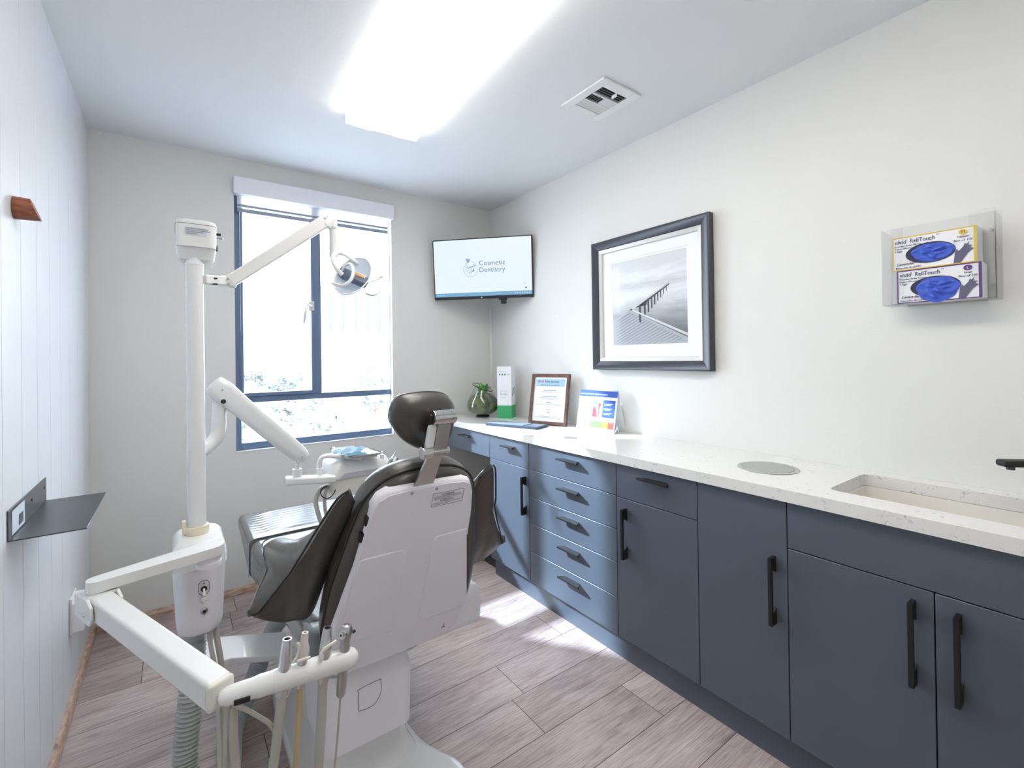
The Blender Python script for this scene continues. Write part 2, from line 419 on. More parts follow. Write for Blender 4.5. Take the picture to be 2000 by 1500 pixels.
# tower with fins behind
tw = thing('tower_building', (24, 62, GZ), 'tall pale tower with vertical white fins seen faintly through the right window pane', 'building')
def twp(px_, py_): return at(px_, py_, 62)
a = twp(618, 566); c = twp(790, 566)
bm = NB(); box(bm, (a.x, 62.3, GZ), (c.x, 74, a.z)); link('tower_wall', bm, m_tower, tw, smooth=False)
bm = NB()
for q in range(8):
    xx = a.x+(c.x-a.x)*(q+.15)/7.3; box(bm, (xx, 61.7, GZ), (xx+.45, 62.3, a.z+.5))
o = link('fin', bm, m_fin, tw, smooth=False)
# white box building in front of it
p1 = at(645, 646, 40); p2 = at(740, 646, 40)
bld = thing('office_building', ((p1.x+p2.x)/2, 42, GZ), 'plain white box building seen through the right window pane', 'building')
bm = NB(); box(bm, (p1.x, 40, GZ), (p2.x+4, 50, p1.z)); link('wall', bm, m_stucco, bld, smooth=False)
pa, pb = at(626, 738, 39.9), at(650, 750, 39.9)
bm = NB(); box(bm, (pa.x, 39.8, pb.z), (pb.x, 39.98, pa.z)); link('window', bm, m_pane, bld, smooth=False)
# stucco house left
p1 = at(460, 655, 30); p2 = at(600, 655, 30)
hs = thing('stucco_house', ((p1.x+p2.x)/2, 32, GZ), 'low pale stucco house with two tall windows seen through the left window pane', 'building')
bm = NB(); box(bm, (p1.x-3, 30, GZ), (p2.x, 38, p1.z)); box(bm, (p1.x-3.2, 29.8, p1.z-.1), (p2.x+.2, 38.2, p1.z+.25)); link('wall', bm, m_stucco, hs, smooth=False)
for pxx in (520, 550):
    for (ya_, yb_) in ((672, 684), (694, 722)):
        A, B_ = at(pxx-6, ya_, 29.95), at(pxx+6, yb_, 29.95)
        bm = NB(); box(bm, (A.x, 29.9, B_.z), (B_.x, 29.99, A.z)); link('window', bm, m_pane, hs, smooth=False)
# lower roof with red tiles
p1 = at(620, 805, 16); p2 = at(700, 870, 11)
rf = thing('tiled_house', (5, 14, GZ), 'low house with reddish tiled roof below the window', 'building')
bm = NB()
A = V((4.0, 18.5, -2.35)); 
for q in range(12):
    t = q/12; y_ = 19-8*t; z_ = -2.0-1.9*t
    quad(bm, (3.6+.0*t, y_, z_), (6.6+.4*t, y_, z_), (6.6+.4*t, y_-.66, z_-.10), (3.6, y_-.66, z_-.10))
    quad(bm, (3.6, y_-.66, z_-.10), (6.6+.4*t, y_-.66, z_-.10), (6.6+.4*t, y_-.66, z_-.17), (3.6, y_-.66, z_-.17))
link('roof', bm, m_tile, rf, smooth=False)
bm = NB(); box(bm, (3.7, 11, GZ), (6.6, 19, -4.0)); link('wall', bm, m_stucco, rf, smooth=False)
def blob(bm, c, r, n=900, leaf=.075, flat=.8):
    c = V(c)
    t = bmesh.new(); bmesh.ops.create_icosphere(t, subdivisions=3, radius=1)
    for v in t.verts:
        d = 1+.12*math.sin(v.co.x*7+c.x)+.1*math.cos(v.co.y*9+v.co.z*6)
        v.co = c+V((v.co.x*r*d, v.co.y*r*d, v.co.z*r*d*flat))
    merge(bm, t)
    for _ in range(n):
        d = V((random.gauss(0, 1), random.gauss(0, 1), random.gauss(0, 1))).normalized()
        p = c+V((d.x*r, d.y*r, d.z*r*flat))*random.uniform(.98, 1.1)
        s = leaf*random.uniform(.6, 1.3); u = d.orthogonal().normalized(); w = d.cross(u)
        a0 = random.random()*6.28; u, w = u*math.cos(a0)+w*math.sin(a0), w*math.cos(a0)-u*math.sin(a0)
        quad(bm, p-u*s, p-w*s*.5+d*s*.2, p+u*s, p+w*s*.5+d*s*.3)
def tree(px_, py_, Y, r, label, flat=.85, extra=()):
    c = at(px_, py_, Y)
    t_ = thing('tree', (c.x, c.y, GZ), label, 'tree')
    bm = NB(); tube(bm, [(c.x, c.y, GZ), (c.x+.1, c.y, (c.z+GZ)/2), (c.x, c.y, c.z)], [.25, .2, .1]); link('trunk', bm, mat('bark', (110, 95, 85), .9), t_)
    bm = NB(); blob(bm, c, r, flat=flat)
    for e_ in extra: blob(bm, c+V(e_[:3]), e_[3], 500, flat=flat)
    link('crown', bm, m_leafo, t_, smooth=False)
tree(733, 748, 26, 1.1, 'rounded tree with dense crown seen at the lower right of the window', 1.25)
tree(545, 742, 27, 1.1, 'low spreading tree before the stucco house, seen in the left pane', .45, ((-1.4, 0, .3, .6),))
tree(500, 860, 9.5, .8, 'leafy tree close below the window, at the left of the bottom pane', .7, ((.9, .6, .2, .6), (-.3, .3, -.2, .5)))
tree(600, 838, 13, .9, 'leafy tree below the window, at the middle of the bottom pane', .6, ((-1, .3, .1, .7),))

# ------------------------------------------------------------------ ceiling lamp
m_lamp = bpy.data.materials.new('lamp diffuser'); m_lamp.use_nodes = True; nt = m_lamp.node_tree
b = nt.nodes['Principled BSDF']; b.inputs['Base Color'].default_value = (.9, .9, .88, 1); b.inputs['Roughness'].default_value = .5
b.inputs['Emission Color'].default_value = (1, .965, .90, 1); b.inputs['Emission Strength'].default_value = LAMP_STRENGTH
m_lamp2 = bpy.data.materials.new('lamp diffuser seam'); m_lamp2.use_nodes = True; b = m_lamp2.node_tree.nodes['Principled BSDF']
b.inputs['Base Color'].default_value = (.85, .85, .84, 1); b.inputs['Emission Color'].default_value = (1, .97, .92, 1); b.inputs['Emission Strength'].default_value = .78
LM = T(.8195, 2.15, H) @ Matrix.Rotation(R(-2.6), 4, 'Z')
lf = thing('ceiling_light', LM @ V((0, -1.2, 0)), 'white fluorescent ceiling light with two glowing lobes, lengthened out of view for light', 'ceiling light')
bm = NB()
def lob(sgn):
    pts = []
    for k in range(9):
        t = k/8; x_ = .006+t*.166; z_ = -.052-.006*math.sin(math.pi*t) if t < .97 else -.046
        pts.append((sgn*x_, z_))
    pts.append((sgn*.1725, -.002)); pts.append((sgn*.006, -.002))
    return pts
for s_ in (1, -1):
    pr = lob(s_); loft(bm, [[LM @ V((x_, -.004, z_)) for x_, z_ in pr], [LM @ V((x_, -2.436, z_)) for x_, z_ in pr]])  # near half, out of view, is added length to brighten the camera side
link('diffuser', bm, m_lamp, lf, angle=25)
bm = NB(); box(bm, (-.0055, -2.43, -.049), (.0055, -.01, -.003), M=LM); link('diffuser_seam', bm, m_lamp2, lf)
bm = NB(); box(bm, (-.1735, -2.44, -.054), (.1735, -2.4365, 0), .001, 1, M=LM); link('end_cap', bm, mat('lamp end cap', (245, 242, 232), .5, emit=(1, .95, .85), estr=.55), lf)
bm = NB(); box(bm, (-.1735, -.004, -.054), (.1735, .0, 0), .001, 1, M=LM)
link('end_cap', bm, mat('lamp end cap', (245, 242, 232), .5, emit=(1, .95, .85), estr=.55), lf)

# ceiling vent
vt = thing('air_vent', (1.543, 1.42, H-.012), 'white square ceiling air vent with curved louvres', 'air vent')
vx0, vx1, vy0, vy1 = 1.425, 1.662, 1.292, 1.55
bm = NB()
ix0, ix1, iy0, iy1 = vx0+.042, vx1-.042, vy0+.045, vy1-.050
box(bm, (vx0, vy0, H-.010), (ix0, vy1, H-.001), .002); box(bm, (ix1, vy0, H-.010), (vx1, vy1, H-.001), .002)
box(bm, (ix0, vy0, H-.010), (ix1, iy0, H-.001), .002); box(bm, (ix0, iy1, H-.010), (ix1, vy1, H-.001), .002)
my1, my2 = iy0+.056, iy0+.108
box(bm, (ix0, my1-.004, H-.010), (ix1, my1+.004, H-.001), .001); box(bm, (ix0, my2-.004, H-.010), (ix1, my2+.004, H-.001), .001)
link('vent_frame', bm, m_white, vt)
bm = NB(); quad(bm, (ix0, iy0, H-.0015), (ix1, iy0, H-.0015), (ix1, iy1, H-.0015), (ix0, iy1, H-.0015)); link('duct_opening', bm, mat('duct dark', (40, 42, 46), .8), vt, smooth=False)
def slat(bm, a, b_, tilt):      # thin tilted blade
    a, b_, tilt = V(a), V(b_), V(tilt); h = V((0, 0, .0085))
    for p in range(3):
        t0_, t1_ = p/3, (p+1)/3
        f0 = tilt*t0_*t0_-h*(t0_); f1 = tilt*t1_*t1_-h*(t1_)
        quad(bm, a+f0, b_+f0, b_+f1, a+f1)
zt = H-.002
def slatpart(a, b_, tilt):
    bm = NB(); slat(bm, a, b_, tilt); link('slat', bm, m_white, vt)
for q in range(4): slatpart((ix0, iy0+.006+q*.013, zt), (ix1, iy0+.006+q*.013, zt), (0, -.006, 0))
for q in range(6): slatpart((ix0+.006+q*.0122, my1+.004, zt), (ix0+.006+q*.0122, my2-.004, zt), (-.010, 0, 0))
for q in range(6): slatpart((ix1-.010-q*.0122, my1+.004, zt), (ix1-.010-q*.0122, my2-.004, zt), (.008, 0, 0))
for q in range(4): slatpart((ix0, iy1-.006-q*.013, zt), (ix1, iy1-.006-q*.013, zt), (0, .012, 0))
bm = NB(); box(bm, ((ix0+ix1)/2+.005, iy0-.004, H-.024), ((ix0+ix1)/2+.010, iy0+.024, H-.010), .001); link('damper_lever', bm, m_white, vt)

# ------------------------------------------------------------------ cabinets
FX = 1.53; ZT = .845; ZB = .105; G = .0015
def cabinet(y0_, y1_, label, zb=ZB):
    c = thing('cabinet', ((FX+XR)/2, (y0_+y1_)/2, zb), label, 'cabinet', 'grey base cabinets under the countertop')
    bm = NB(); x0_ = FX+.020; x1_ = XR-.004
    box(bm, (x0_, y0_+.0005, zb), (x1_, y0_+.016, ZT-.001)); box(bm, (x0_, y1_-.016, zb), (x1_, y1_-.0005, ZT-.001))
    box(bm, (x0_, y0_+.016, zb), (x1_, y1_-.016, zb+.014)); box(bm, (x1_-.01, y0_+.016, zb+.014), (x1_, y1_-.016, ZT-.001))
    box(bm, (x0_, y0_+.016, zb+.014), (x0_+.003, y1_-.016, ZT-.001))
    link('body', bm, m_cabin, c, smooth=False); return c
def front(c, kind, y0_, y1_, z0_, z1_):
    bm = NB(); box(bm, (FX, y0_+G, z0_+G), (FX+.0185, y1_-G, z1_-G), .0012, 1)
    return link(kind, bm, m_cab, c)
def hhandle(par, yc, zc, L=.165):     # horizontal tab pull: a lipped bar on a flat tapered flange
    L *= .80
    bm = NB(); box(bm, (FX-.034, yc-L/2, zc-.005), (FX-.025, yc+L/2, zc+.004), .0015)
    prism(bm, [(-L/2+.002, .0255), (L/2-.002, .0255), (L/2-.022, 0), (-L/2+.022, 0)], frame_M((FX, yc, zc), (0, 1, 0), (-1, 0, 0), (0, 0, 1)), .003)
    return link('handle', bm, m_black, par)
def vhandle(par, yc, z0_, z1_):
    bm = NB(); box(bm, (FX-.034, yc-.006, z0_), (FX-.024, yc+.006, z1_), .0015)
    for zz, s_ in ((z0_, 1), (z1_, -1)):
        prism(bm, [(0, 0), (.0, .026), (s_*.036, .026), (s_*.050, 0)], frame_M((FX, yc-.005, zz), (0, 0, 1), (-1, 0, 0), (0, 1, 0)), .010)
    return link('handle', bm, m_black, par)
def pt(x, y): return atx(x, y, FX-.028)
S0, S1, S2, S3, S4, S5, S6 = 2.334, 1.955, 1.351, .971, .668, .326, -.016
c = thing('cabinet', (1.76, 2.66, .70), 'shallow grey desk drawer unit over the knee space at the far wall', 'cabinet', 'grey base cabinets under the countertop')
bm = NB(); box(bm, (FX+.020, S0+.0005, .70), (XR-.01, YB-.006, ZT-.001)); link('body', bm, m_cabin, c, smooth=False)
dr = front(c, 'drawer', S0, YB-.006, .70, ZT); p = pt(905, 851); hhandle(dr, p.y, p.z, .16)
c = cabinet(S1, S0, 'narrow grey cabinet with one drawer and one door, beside the knee space')
dr = front(c, 'drawer', S1, S0, .70, ZT); p = pt(989, 873); hhandle(dr, p.y, p.z, .15)
dr = front(c, 'door', S1, S0, ZB, .70); vhandle(dr, pt(1019, 960).y, pt(1019, 1006).z, pt(1019, 932).z)
c = cabinet(S2, S1, 'wide grey cabinet with a stack of five drawers')
zs = [ZT, .703, .558, .418, .268, ZB]
for i, py_ in enumerate((901, 960, 1018, 1077, 1137)):
    dr = front(c, 'drawer', S2, S1, zs[i+1], zs[i]); p = pt(1106+i*.8, py_); hhandle(dr, p.y, p.z, .18)
c = cabinet(S3, S2, 'grey cabinet with one drawer and one door, right of the five drawers')
dr = front(c, 'drawer', S3, S2, .70, ZT); p = pt(1273, 942); hhandle(dr, p.y, p.z, .18)
dr = front(c, 'door', S3, S2, ZB, .70); vhandle(dr, pt(1215, 1040).y, pt(1215, 1093).z, pt(1215, 996).z)
c = cabinet(S4, S3, 'grey cabinet with a single full-height door below the round chute cover')
dr = front(c, 'door', S4, S3, ZB, ZT); vhandle(dr, pt(1505, 1150).y, pt(1505, 1222).z, pt(1505, 1090).z)
c = cabinet(S6, S4, 'grey sink cabinet with a plain top panel and two doors')
front(c, 'fixed_panel', S6, S4, .70, ZT)
dr = front(c, 'door', S5, S4, ZB, .70); vhandle(dr, pt(1779, 1250).y, pt(1779, 1342).z, pt(1779, 1178).z)
dr = front(c, 'door', S6, S5, ZB, .70); vhandle(dr, pt(1870, 1300).y, pt(1870, 1383).z, pt(1870, 1207).z)
# plinth
bm = NB(); box(bm, (1.558, S6, 0), (1.575, S0-.005, ZB-.001)); box(bm, (1.575, S0-.022, 0), (XR-.002, S0-.005, ZB-.001)); struct('trim_2', bm, m_cab, smooth=False)

# countertop with the sink cut out
CT, CB, CE = .883, .8455, 1.515
sx0, sx1, sy0, sy1 = 1.622, 1.925, -.02, .588
bm = NB()
def ctop(x0_, x1_, y0_, y1_): box(bm, (x0_, y0_, CB), (x1_, y1_, CT))
hole = rrect(sx1-sx0, sy1-sy0, .028, 6, (sx0+sx1)/2, (sy0+sy1)/2)
n_ = len(hole)
outer = []
cx_, cy_ = (sx0+sx1)/2, (sy0+sy1)/2
yA, yB_ = -.25, .75
for (x_, y_) in hole:      # project the ring onto the surrounding rectangle
    dx, dy = x_-cx_, y_-cy_
    hw = (XR-.001-cx_) if dx > 0 else (cx_-CE); hh = (yB_-cy_) if dy > 0 else (cy_-yA)
    t = min(hw/abs(dx) if abs(dx) > 1e-6 else 9e9, hh/abs(dy) if abs(dy) > 1e-6 else 9e9)
    outer.append((cx_+dx*t, cy_+dy*t))
# make sure the rectangle corners are hit
for cxn, cyn in ((XR-.001, yB_), (CE, yB_), (CE, yA), (XR-.001, yA)):
    j = min(range(n_), key=lambda q: (outer[q][0]-cxn)**2+(outer[q][1]-cyn)**2); outer[j] = (cxn, cyn)
for z_ in (CT, CB):
    for j in range(n_):
        k_ = (j+1) % n_
        quad(bm, (*hole[j], z_), (*hole[k_], z_), (*outer[k_], z_), (*outer[j], z_))
for ringp in (hole, outer):
    for j in range(n_):
        k_ = (j+1) % n_
        quad(bm, (*ringp[j], CT), (*ringp[k_], CT), (*ringp[k_], CB), (*ringp[j], CB))
box(bm, (CE, yB_, CB), (XR-.001, YB-.002, CT)); box(bm, (CE, -.6, CB), (XR-.001, yA, CT))
bmesh.ops.remove_doubles(bm, verts=bm.verts, dist=1e-5)
top('countertop', bm, m_quartz, 'long white quartz countertop with grey veins along the right wall', 'countertop', smooth=False)
# sink bowl
m_bowl = mat('white ceramic sink', (240, 236, 228), .15, coat=.4)
bm = NB()
rings = []
for (d_, z_, rr) in ((.012, CB-.001, .03), (-.0005, CB-.001, .03), (-.0005, CB-.002, .03), (-.006, .73, .035), (-.02, .70, .04), (-.05, .692, .05)):
    rings.append([(x_, y_, z_) for x_, y_ in rrect(sx1-sx0+2*d_, sy1-sy0+2*d_, rr, 6, cx_, cy_)])
loft(bm, rings, cap=False)
bm.faces.new([bm.verts.new(V(p)) for p in rings[-1]])
bmesh.ops.remove_doubles(bm, verts=bm.verts, dist=1e-6)
sk = top('sink', bm, m_bowl, 'white undermount ceramic sink set in the quartz countertop', 'sink')
bm = NB(); cyl(bm, (cx_, cy_, .6925), (cx_, cy_, .696), .035, bev=.002); link('drain', bm, m_chrome, sk)
# chute cover
bm = NB(); lathe(bm, [(.101, 0), (.101, .0016), (.099, .0024), (.086, .0024)], T(1.757, .829, CT+.0003), 48, cap=False)
chx = top('waste_chute_cover', bm, mat('satin steel ring', (188, 188, 185), .35, metal=.6), 'round satin steel chute cover set in the countertop', 'chute cover')
bm = NB(); cyl(bm, (1.757, .829, CT+.0003), (1.757, .829, CT+.0032), .084, 48, bev=.001); link('lid', bm, mat('satin steel lid', (176, 177, 175), .4, metal=.5), chx)
# faucet
fc = thing('faucet', (1.948, .10, CT), 'matt black flat faucet over the sink at the right edge', 'faucet')
tip = atx(1953, 905, 1.80)
bm = NB(); cyl(bm, (1.948, .10, CT), (1.948, .10, tip.z+.015), .02, bev=.003); link('faucet_body', bm, m_black, fc)
bm = NB(); dv = V((tip.x-1.948, tip.y-.10, 0)); L_ = dv.length+.0
box(bm, (-.017, -.008, 0), (.017, .010, L_), .006, 3, M=axis_M((1.948, .10, tip.z), dv)); sp = link('spout', bm, m_black, fc)
bm = NB(); q = V((1.948, .10, tip.z))+dv*.88; cyl(bm, q-V((0, 0, .016)), q-V((0, 0, .006)), .009); link('aerator', bm, m_dark, sp)

# ------------------------------------------------------------------ screen in the corner
SC = 1.15
TL, TR_ = V((1.28*SC, 2.56*SC, 1.3+.719*SC)), V((1.705*SC, 2.118*SC, 1.3+.719*SC))
wdir = (TR_-TL).normalized(); nin = V((wdir.y, -wdir.x, 0)).normalized()     # towards the room
if nin.dot(-TL) < 0: nin = -nin
til = R(5); dn = (V((0, 0, -1))*math.cos(til)-nin*math.sin(til)).normalized(); nrm = wdir.cross(dn).normalized()
if nrm.dot(nin) < 0: nrm = -nrm
WW = (TR_-TL).length; HH = .418
TM = frame_M(TL, wdir, -dn, nrm)   # local x right, y up (negative values = down)
tv = thing('wall_screen', TL+(TR_-TL)*.5+V((0, 0, -HH)), 'black wall-mounted display in the far corner showing a clinic logo', 'screen')
bm = NB(); box(bm, (0, -HH, -.028), (WW, 0, -.001), .004, 2, M=TM); link('housing', bm, m_dark, tv)
b0, bb = .008, .020
bm = NB(); quad(bm, *[TM @ V(p) for p in ((b0, -HH+bb, .0002), (WW-b0, -HH+bb, .0002), (WW-b0, -b0, .0002), (b0, -b0, .0002))])
m_scr = mat('lit screen', (20, 20, 22), .3, emit=(.80, .90, 1.0), estr=EK); dsp = link('display', bm, m_scr, tv, smooth=False)
def em(name, c, s=1.0): return mat(name, (20, 20, 22), .3, emit=lin(c), estr=s*EK)
bm = NB(); quad(bm, *[TM @ V(p) for p in ((b0, -HH+bb, .0006), (WW-b0, -HH+bb, .0006), (WW-b0, -HH+bb+.026, .0006), (b0, -HH+bb+.026, .0006))])
link('taskbar', bm, em('taskbar blue', (120, 170, 205)), dsp, smooth=False)
bm = NB()
for q in range(7): lathe(bm, [(.0035, 0), (.0035, .0004)], TM @ T(WW-.125+q*.0165, -HH+bb+.013, .0008), 8)
link('taskbar_icons', bm, em('icon white', (235, 245, 250)), dsp)
bm = NB()
for q in range(3): lathe(bm, [(.003, 0), (.003, .0004)], TM @ T(.03+q*.02, -HH+bb+.012, .0008), 8)
link('taskbar_icons', bm, em('icon white', (235, 245, 250)), dsp)
lg = TM @ T(WW*.382, -HH*.475, .0008)
bm = NB()
text(bm, 'Cosmetic', TM @ T(WW*.468, -HH*.452, .0008), .047, sx=1.02)
text(bm, 'Dentistry', TM @ T(WW*.468, -HH*.562, .0008), .047, sx=1.02)
link('lettering', bm, em('logo slate blue', (95, 130, 155)), dsp, smooth=False)
bm = NB()
arc = [lg @ V((.049*math.cos(R(a)), -.014+.052*math.sin(R(a)), 0)) for a in range(-250, 85, 8)]
tube(bm, arc, .0008, 5)
def stroke(pts, r=.0009): tube(bm, catmull([lg @ V((x_, y_, .0004)) for x_, y_ in pts], 5), r, 5)
stroke([(-.034, -.028), (-.033, 0), (-.031, .014), (-.022, .016), (-.021, .005), (-.031, -.002), (-.020, -.003), (-.016, -.016), (-.026, -.027), (-.034, -.024)])
stroke([(-.014, -.005), (-.008, -.001), (-.010, .004), (-.014, -.003), (-.008, -.008), (-.003, .004), (.000, -.006), (.004, .006)])
stroke([(.004, 0), (.009, .005), (.007, .008), (.005, .002), (.010, -.003), (.014, .008), (.015, .001), (.020, .012)])
stroke([(.020, .004), (.025, .022), (.023, .008), (.028, .006), (.030, .014), (.032, .004)]); stroke([(.030, .014), (.034, .016), (.033, -.002), (.028, -.010)])
stroke([(-.008, -.054), (-.006, -.034), (-.004, -.012)]); stroke([(.008, -.050), (.009, -.030), (.011, -.008)]); stroke([(-.026, -.034), (-.006, -.034), (.010, -.028)])
stroke([(.013, -.034), (.014, -.022), (.016, -.032), (.019, -.010), (.019, -.030), (.023, -.006), (.023, -.028), (.027, -.020), (.025, -.030)])
for a in range(7):
    an = R(90+a*51); p0 = V((-.016, .047, .0005)); d_ = V((math.cos(an), math.sin(an), 0)); s_ = V((-d_.y, d_.x, 0))
    quad(bm, *[lg @ q for q in (p0, p0+d_*.010+s_*.003, p0+d_*.019, p0+d_*.010-s_*.003)])
stroke([(-.016, .047), (-.022, .035), (-.030, .024)], .0012)
link('logo', bm, em('logo dark blue', (60, 110, 150)), dsp)
bm = NB(); lathe(bm, [(.004, 0), (.006, .0004)], TM @ T(WW-.050, -HH+bb+.046, .0008), 10); link('desktop_icon', bm, em('icon dark', (60, 80, 100)), dsp); bm = NB(); text(bm, 'Bin', TM @ T(WW-.060, -HH+bb+.075, .0008), .008); link('icon_caption', bm, em('icon dark', (60, 80, 100)), dsp)
bm = NB(); lathe(bm, [(.005, 0), (.005, .001)], TM @ T(WW/2-.01, -HH+bb/2, -.001), 14); link('badge', bm, mat('silver badge', (225, 228, 230), .3), tv)
bm = NB(); box(bm, (WW*.655, -HH-.012, -.026), (WW*.735, -HH+.006, -.005), .002, M=TM); box(bm, (WW*.675, -HH-.038, -.03), (WW*.725, -HH-.010, -.006), .002, M=TM)
link('webcam_clip', bm, m_black, tv)
bm = NB(); mc = TM @ V((WW/2, -HH/2, -.028)); cyl(bm, mc, V((XR-.02, YB-.02, mc.z)), .02); box(bm, (WW/2-.07, -HH/2-.07, -.05), (WW/2+.07, -HH/2+.07, -.028), .004, M=TM); link('wall_bracket', bm, m_black, tv)

# ------------------------------------------------------------------ framed picture
pf = thing('framed_picture', (XR-.02, 1.53, 1.225), 'large dark framed black and white photo of a wooden pier on the right wall', 'picture')
ya_, yb_, za_, zb_ = 1.893, 1.163, 1.225, 1.947     # left(y high) right(y low)
PM = frame_M((XR-.003, ya_, za_), (0, -1, 0), (0, 0, 1), (-1, 0, 0)); PWd, PH = ya_-yb_, zb_-za_
def ringframe(bm, w, h, prof, M):     # prof: (inset, height) pairs, mitred
    rs = []
    for ins, hh in prof:
        rs.append([M @ V(p) for p in ((ins, ins, hh), (w-ins, ins, hh), (w-ins, h-ins, hh), (ins, h-ins, hh))])
    rs.append(rs[0]); loft(bm, rs, cap=False); bmesh.ops.remove_doubles(bm, verts=bm.verts, dist=1e-6)
bm = NB(); ringframe(bm, PWd, PH, [(0, 0), (0, .034), (.004, .037), (.012, .036), (.044, .024), (.046, .0)], PM)
link('outer_frame', bm, mat('dark bronze frame', (70, 72, 78), .3, metal=.35), pf, angle=15)
bm = NB(); ringframe(bm, PWd, PH, [(.0465, .002), (.0465, .023), (.049, .0245), (.066, .019), (.068, .010), (.068, .002)], PM)
link('inner_frame', bm, mat('champagne silver fillet', (214, 212, 208), .35, metal=.35), pf, angle=15)
bm = NB(); ringframe(bm, PWd, PH, [(.0685, .004), (.0685, .0085), (.122, .0085), (.124, .0065), (.132, .0065), (.134, .005), (.134, .004)], PM)
link('mat_board', bm, m_paper, pf, angle=15)
m_pic = bpy.data.materials.new('pier photograph'); m_pic.use_nodes = True; nt = m_pic.node_tree; b = nt.nodes['Principled BSDF']; b.inputs['Roughness'].default_value = .35
uvn = nt.nodes.new('ShaderNodeUVMap'); sp_ = nt.nodes.new('ShaderNodeSeparateXYZ'); nt.links.new(uvn.outputs[0], sp_.inputs[0])
mp = nt.nodes.new('ShaderNodeMapping'); mp.inputs['Scale'].default_value = (1.6, 7, 1); nt.links.new(uvn.outputs[0], mp.inputs[0])
nz = nt.nodes.new('ShaderNodeTexNoise'); nz.inputs['Scale'].default_value = 2.2; nz.inputs['Detail'].default_value = 4; nt.links.new(mp.outputs[0], nz.inputs['Vector'])
mth = nt.nodes.new('ShaderNodeMath'); mth.operation = 'MULTIPLY_ADD'; mth.inputs[1].default_value = .22; nt.links.new(nz.outputs[0], mth.inputs[0]); nt.links.new(sp_.outputs['Y'], mth.inputs[2])
cr = nt.nodes.new('ShaderNodeValToRGB'); el = cr.color_ramp.elements
for _ in range(4): el.new(.5)
for q, (p_, g_) in zip(el, ((.18, 84), (.42, 150), (.70, 226), (.80, 200), (.9, 228), (1.08, 212))): q.position = min(p_, 1); q.color = (*lin((g_, g_+2, g_+5)), 1)
nt.links.new(mth.outputs[0], cr.inputs[0]); nt.links.new(cr.outputs[0], b.inputs['Base Color'])
iw, ih = PWd-.268, PH-.268
PI_ = PM @ T(.134, .134, .0045)
bm = NB(); f = quad(bm, *[PI_ @ V(p) for p in ((0, 0, 0), (iw, 0, 0), (iw, ih, 0), (0, ih, 0))])
uvl = bm.loops.layers.uv.new('UVMap')
for lp, u in zip(f.loops, ((0, 0), (1, 0), (1, 1), (0, 1))): lp[uvl].uv = u
me = bpy.data.meshes.new('photo_print'); off = wpos(pf)
for v in bm.verts: v.co -= off
bm.to_mesh(me); bm.free(); me.materials.append(m_pic); pr_ = bpy.data.objects.new('photo_print', me); COL.objects.link(pr_); pr_.parent = pf
g1 = mat('pier deck grey', (172, 176, 182), .5); g2 = mat('pier deck line', (92, 96, 102), .5); g3 = mat('pier dark', (58, 60, 64), .5); g4 = mat('pier edge light', (205, 208, 212), .5)
def U(x, y, z=.0004): return PI_ @ V((x*iw, y*ih, z))
bm = NB()
quad(bm, U(0, .30), U(.245, .415), U(.785, .655), U(.76, .66), ); quad(bm, U(0, 0), U(1, 0), U(1, .06), U(.27, .40)); quad(bm, U(0, 0), U(.27, .40), U(.245, .415), U(0, .30))
link('pier_deck', bm, g1, pr_, smooth=False)
bm = NB()
for k_ in range(19):   # board lines on the near deck
    t = k_/19
    x0_, y0_ = .27+.70*t, .385-.345*t
    L_ = .18+.55*t; x1_, y1_ = max(0, x0_-L_*1.25), max(0, y0_-L_*.55)
    if y1_ <= 0: sct = y0_/(L_*.55); x1_ = x0_-L_*1.25*sct; y1_ = 0
    if x1_ <= 0: sct = x0_/(x0_-(x0_-L_*1.25)) ; y1_ = y0_-L_*.55*min(1, x0_/(L_*1.25)); x1_ = 0
    quad(bm, U(x0_, y0_, .0008), U(x0_, y0_-.006, .0008), U(x1_, max(0, y1_-.002), .0008), U(x1_, y1_+.002, .0008))
link('board_line', bm, g2, pr_, smooth=False)
bm = NB(); quad(bm, U(.255, .415, .0011), U(.275, .425, .0011), U(1, .105, .0011), U(1, .075, .0011)); quad(bm, U(.255, .415, .0011), U(.79, .668, .0011), U(.79, .66, .0011), U(.275, .405, .0011)); link('pier_edge', bm, g4, pr_, smooth=False)
bm = NB()
for k_ in range(9):
    t = 1-(1-k_/9)**1.0; t = (k_/9)**.8
    x_ = .38+.40*t; y_ = .470+.18*t; w_ = .026*(1-t)+.008; h_ = .17*(1-t)**1.1+.05
    quad(bm, U(x_, y_, .0010), U(x_+w_, y_+.008, .0010), U(x_+w_*.9, y_-h_, .0010), U(x_+w_*.2, y_-h_+.01, .0010))
quad(bm, U(.31, .43, .0009), U(.785, .655, .0009), U(.785, .643, .0009), U(.40, .435, .0009))
quad(bm, U(.40, .45, .0009), U(.50, .50, .0009), U(.49, .45, .0009), U(.42, .44, .0009))
link('piling', bm, g3, pr_, smooth=False)
bm = NB(); quad(bm, *[PM @ V(p) for p in ((.068, .068, .013), (PWd-.068, .068, .013), (PWd-.068, PH-.068, .013), (.068, PH-.068, .013))]); link('picture_glass', bm, m_picglass, pf, smooth=False)

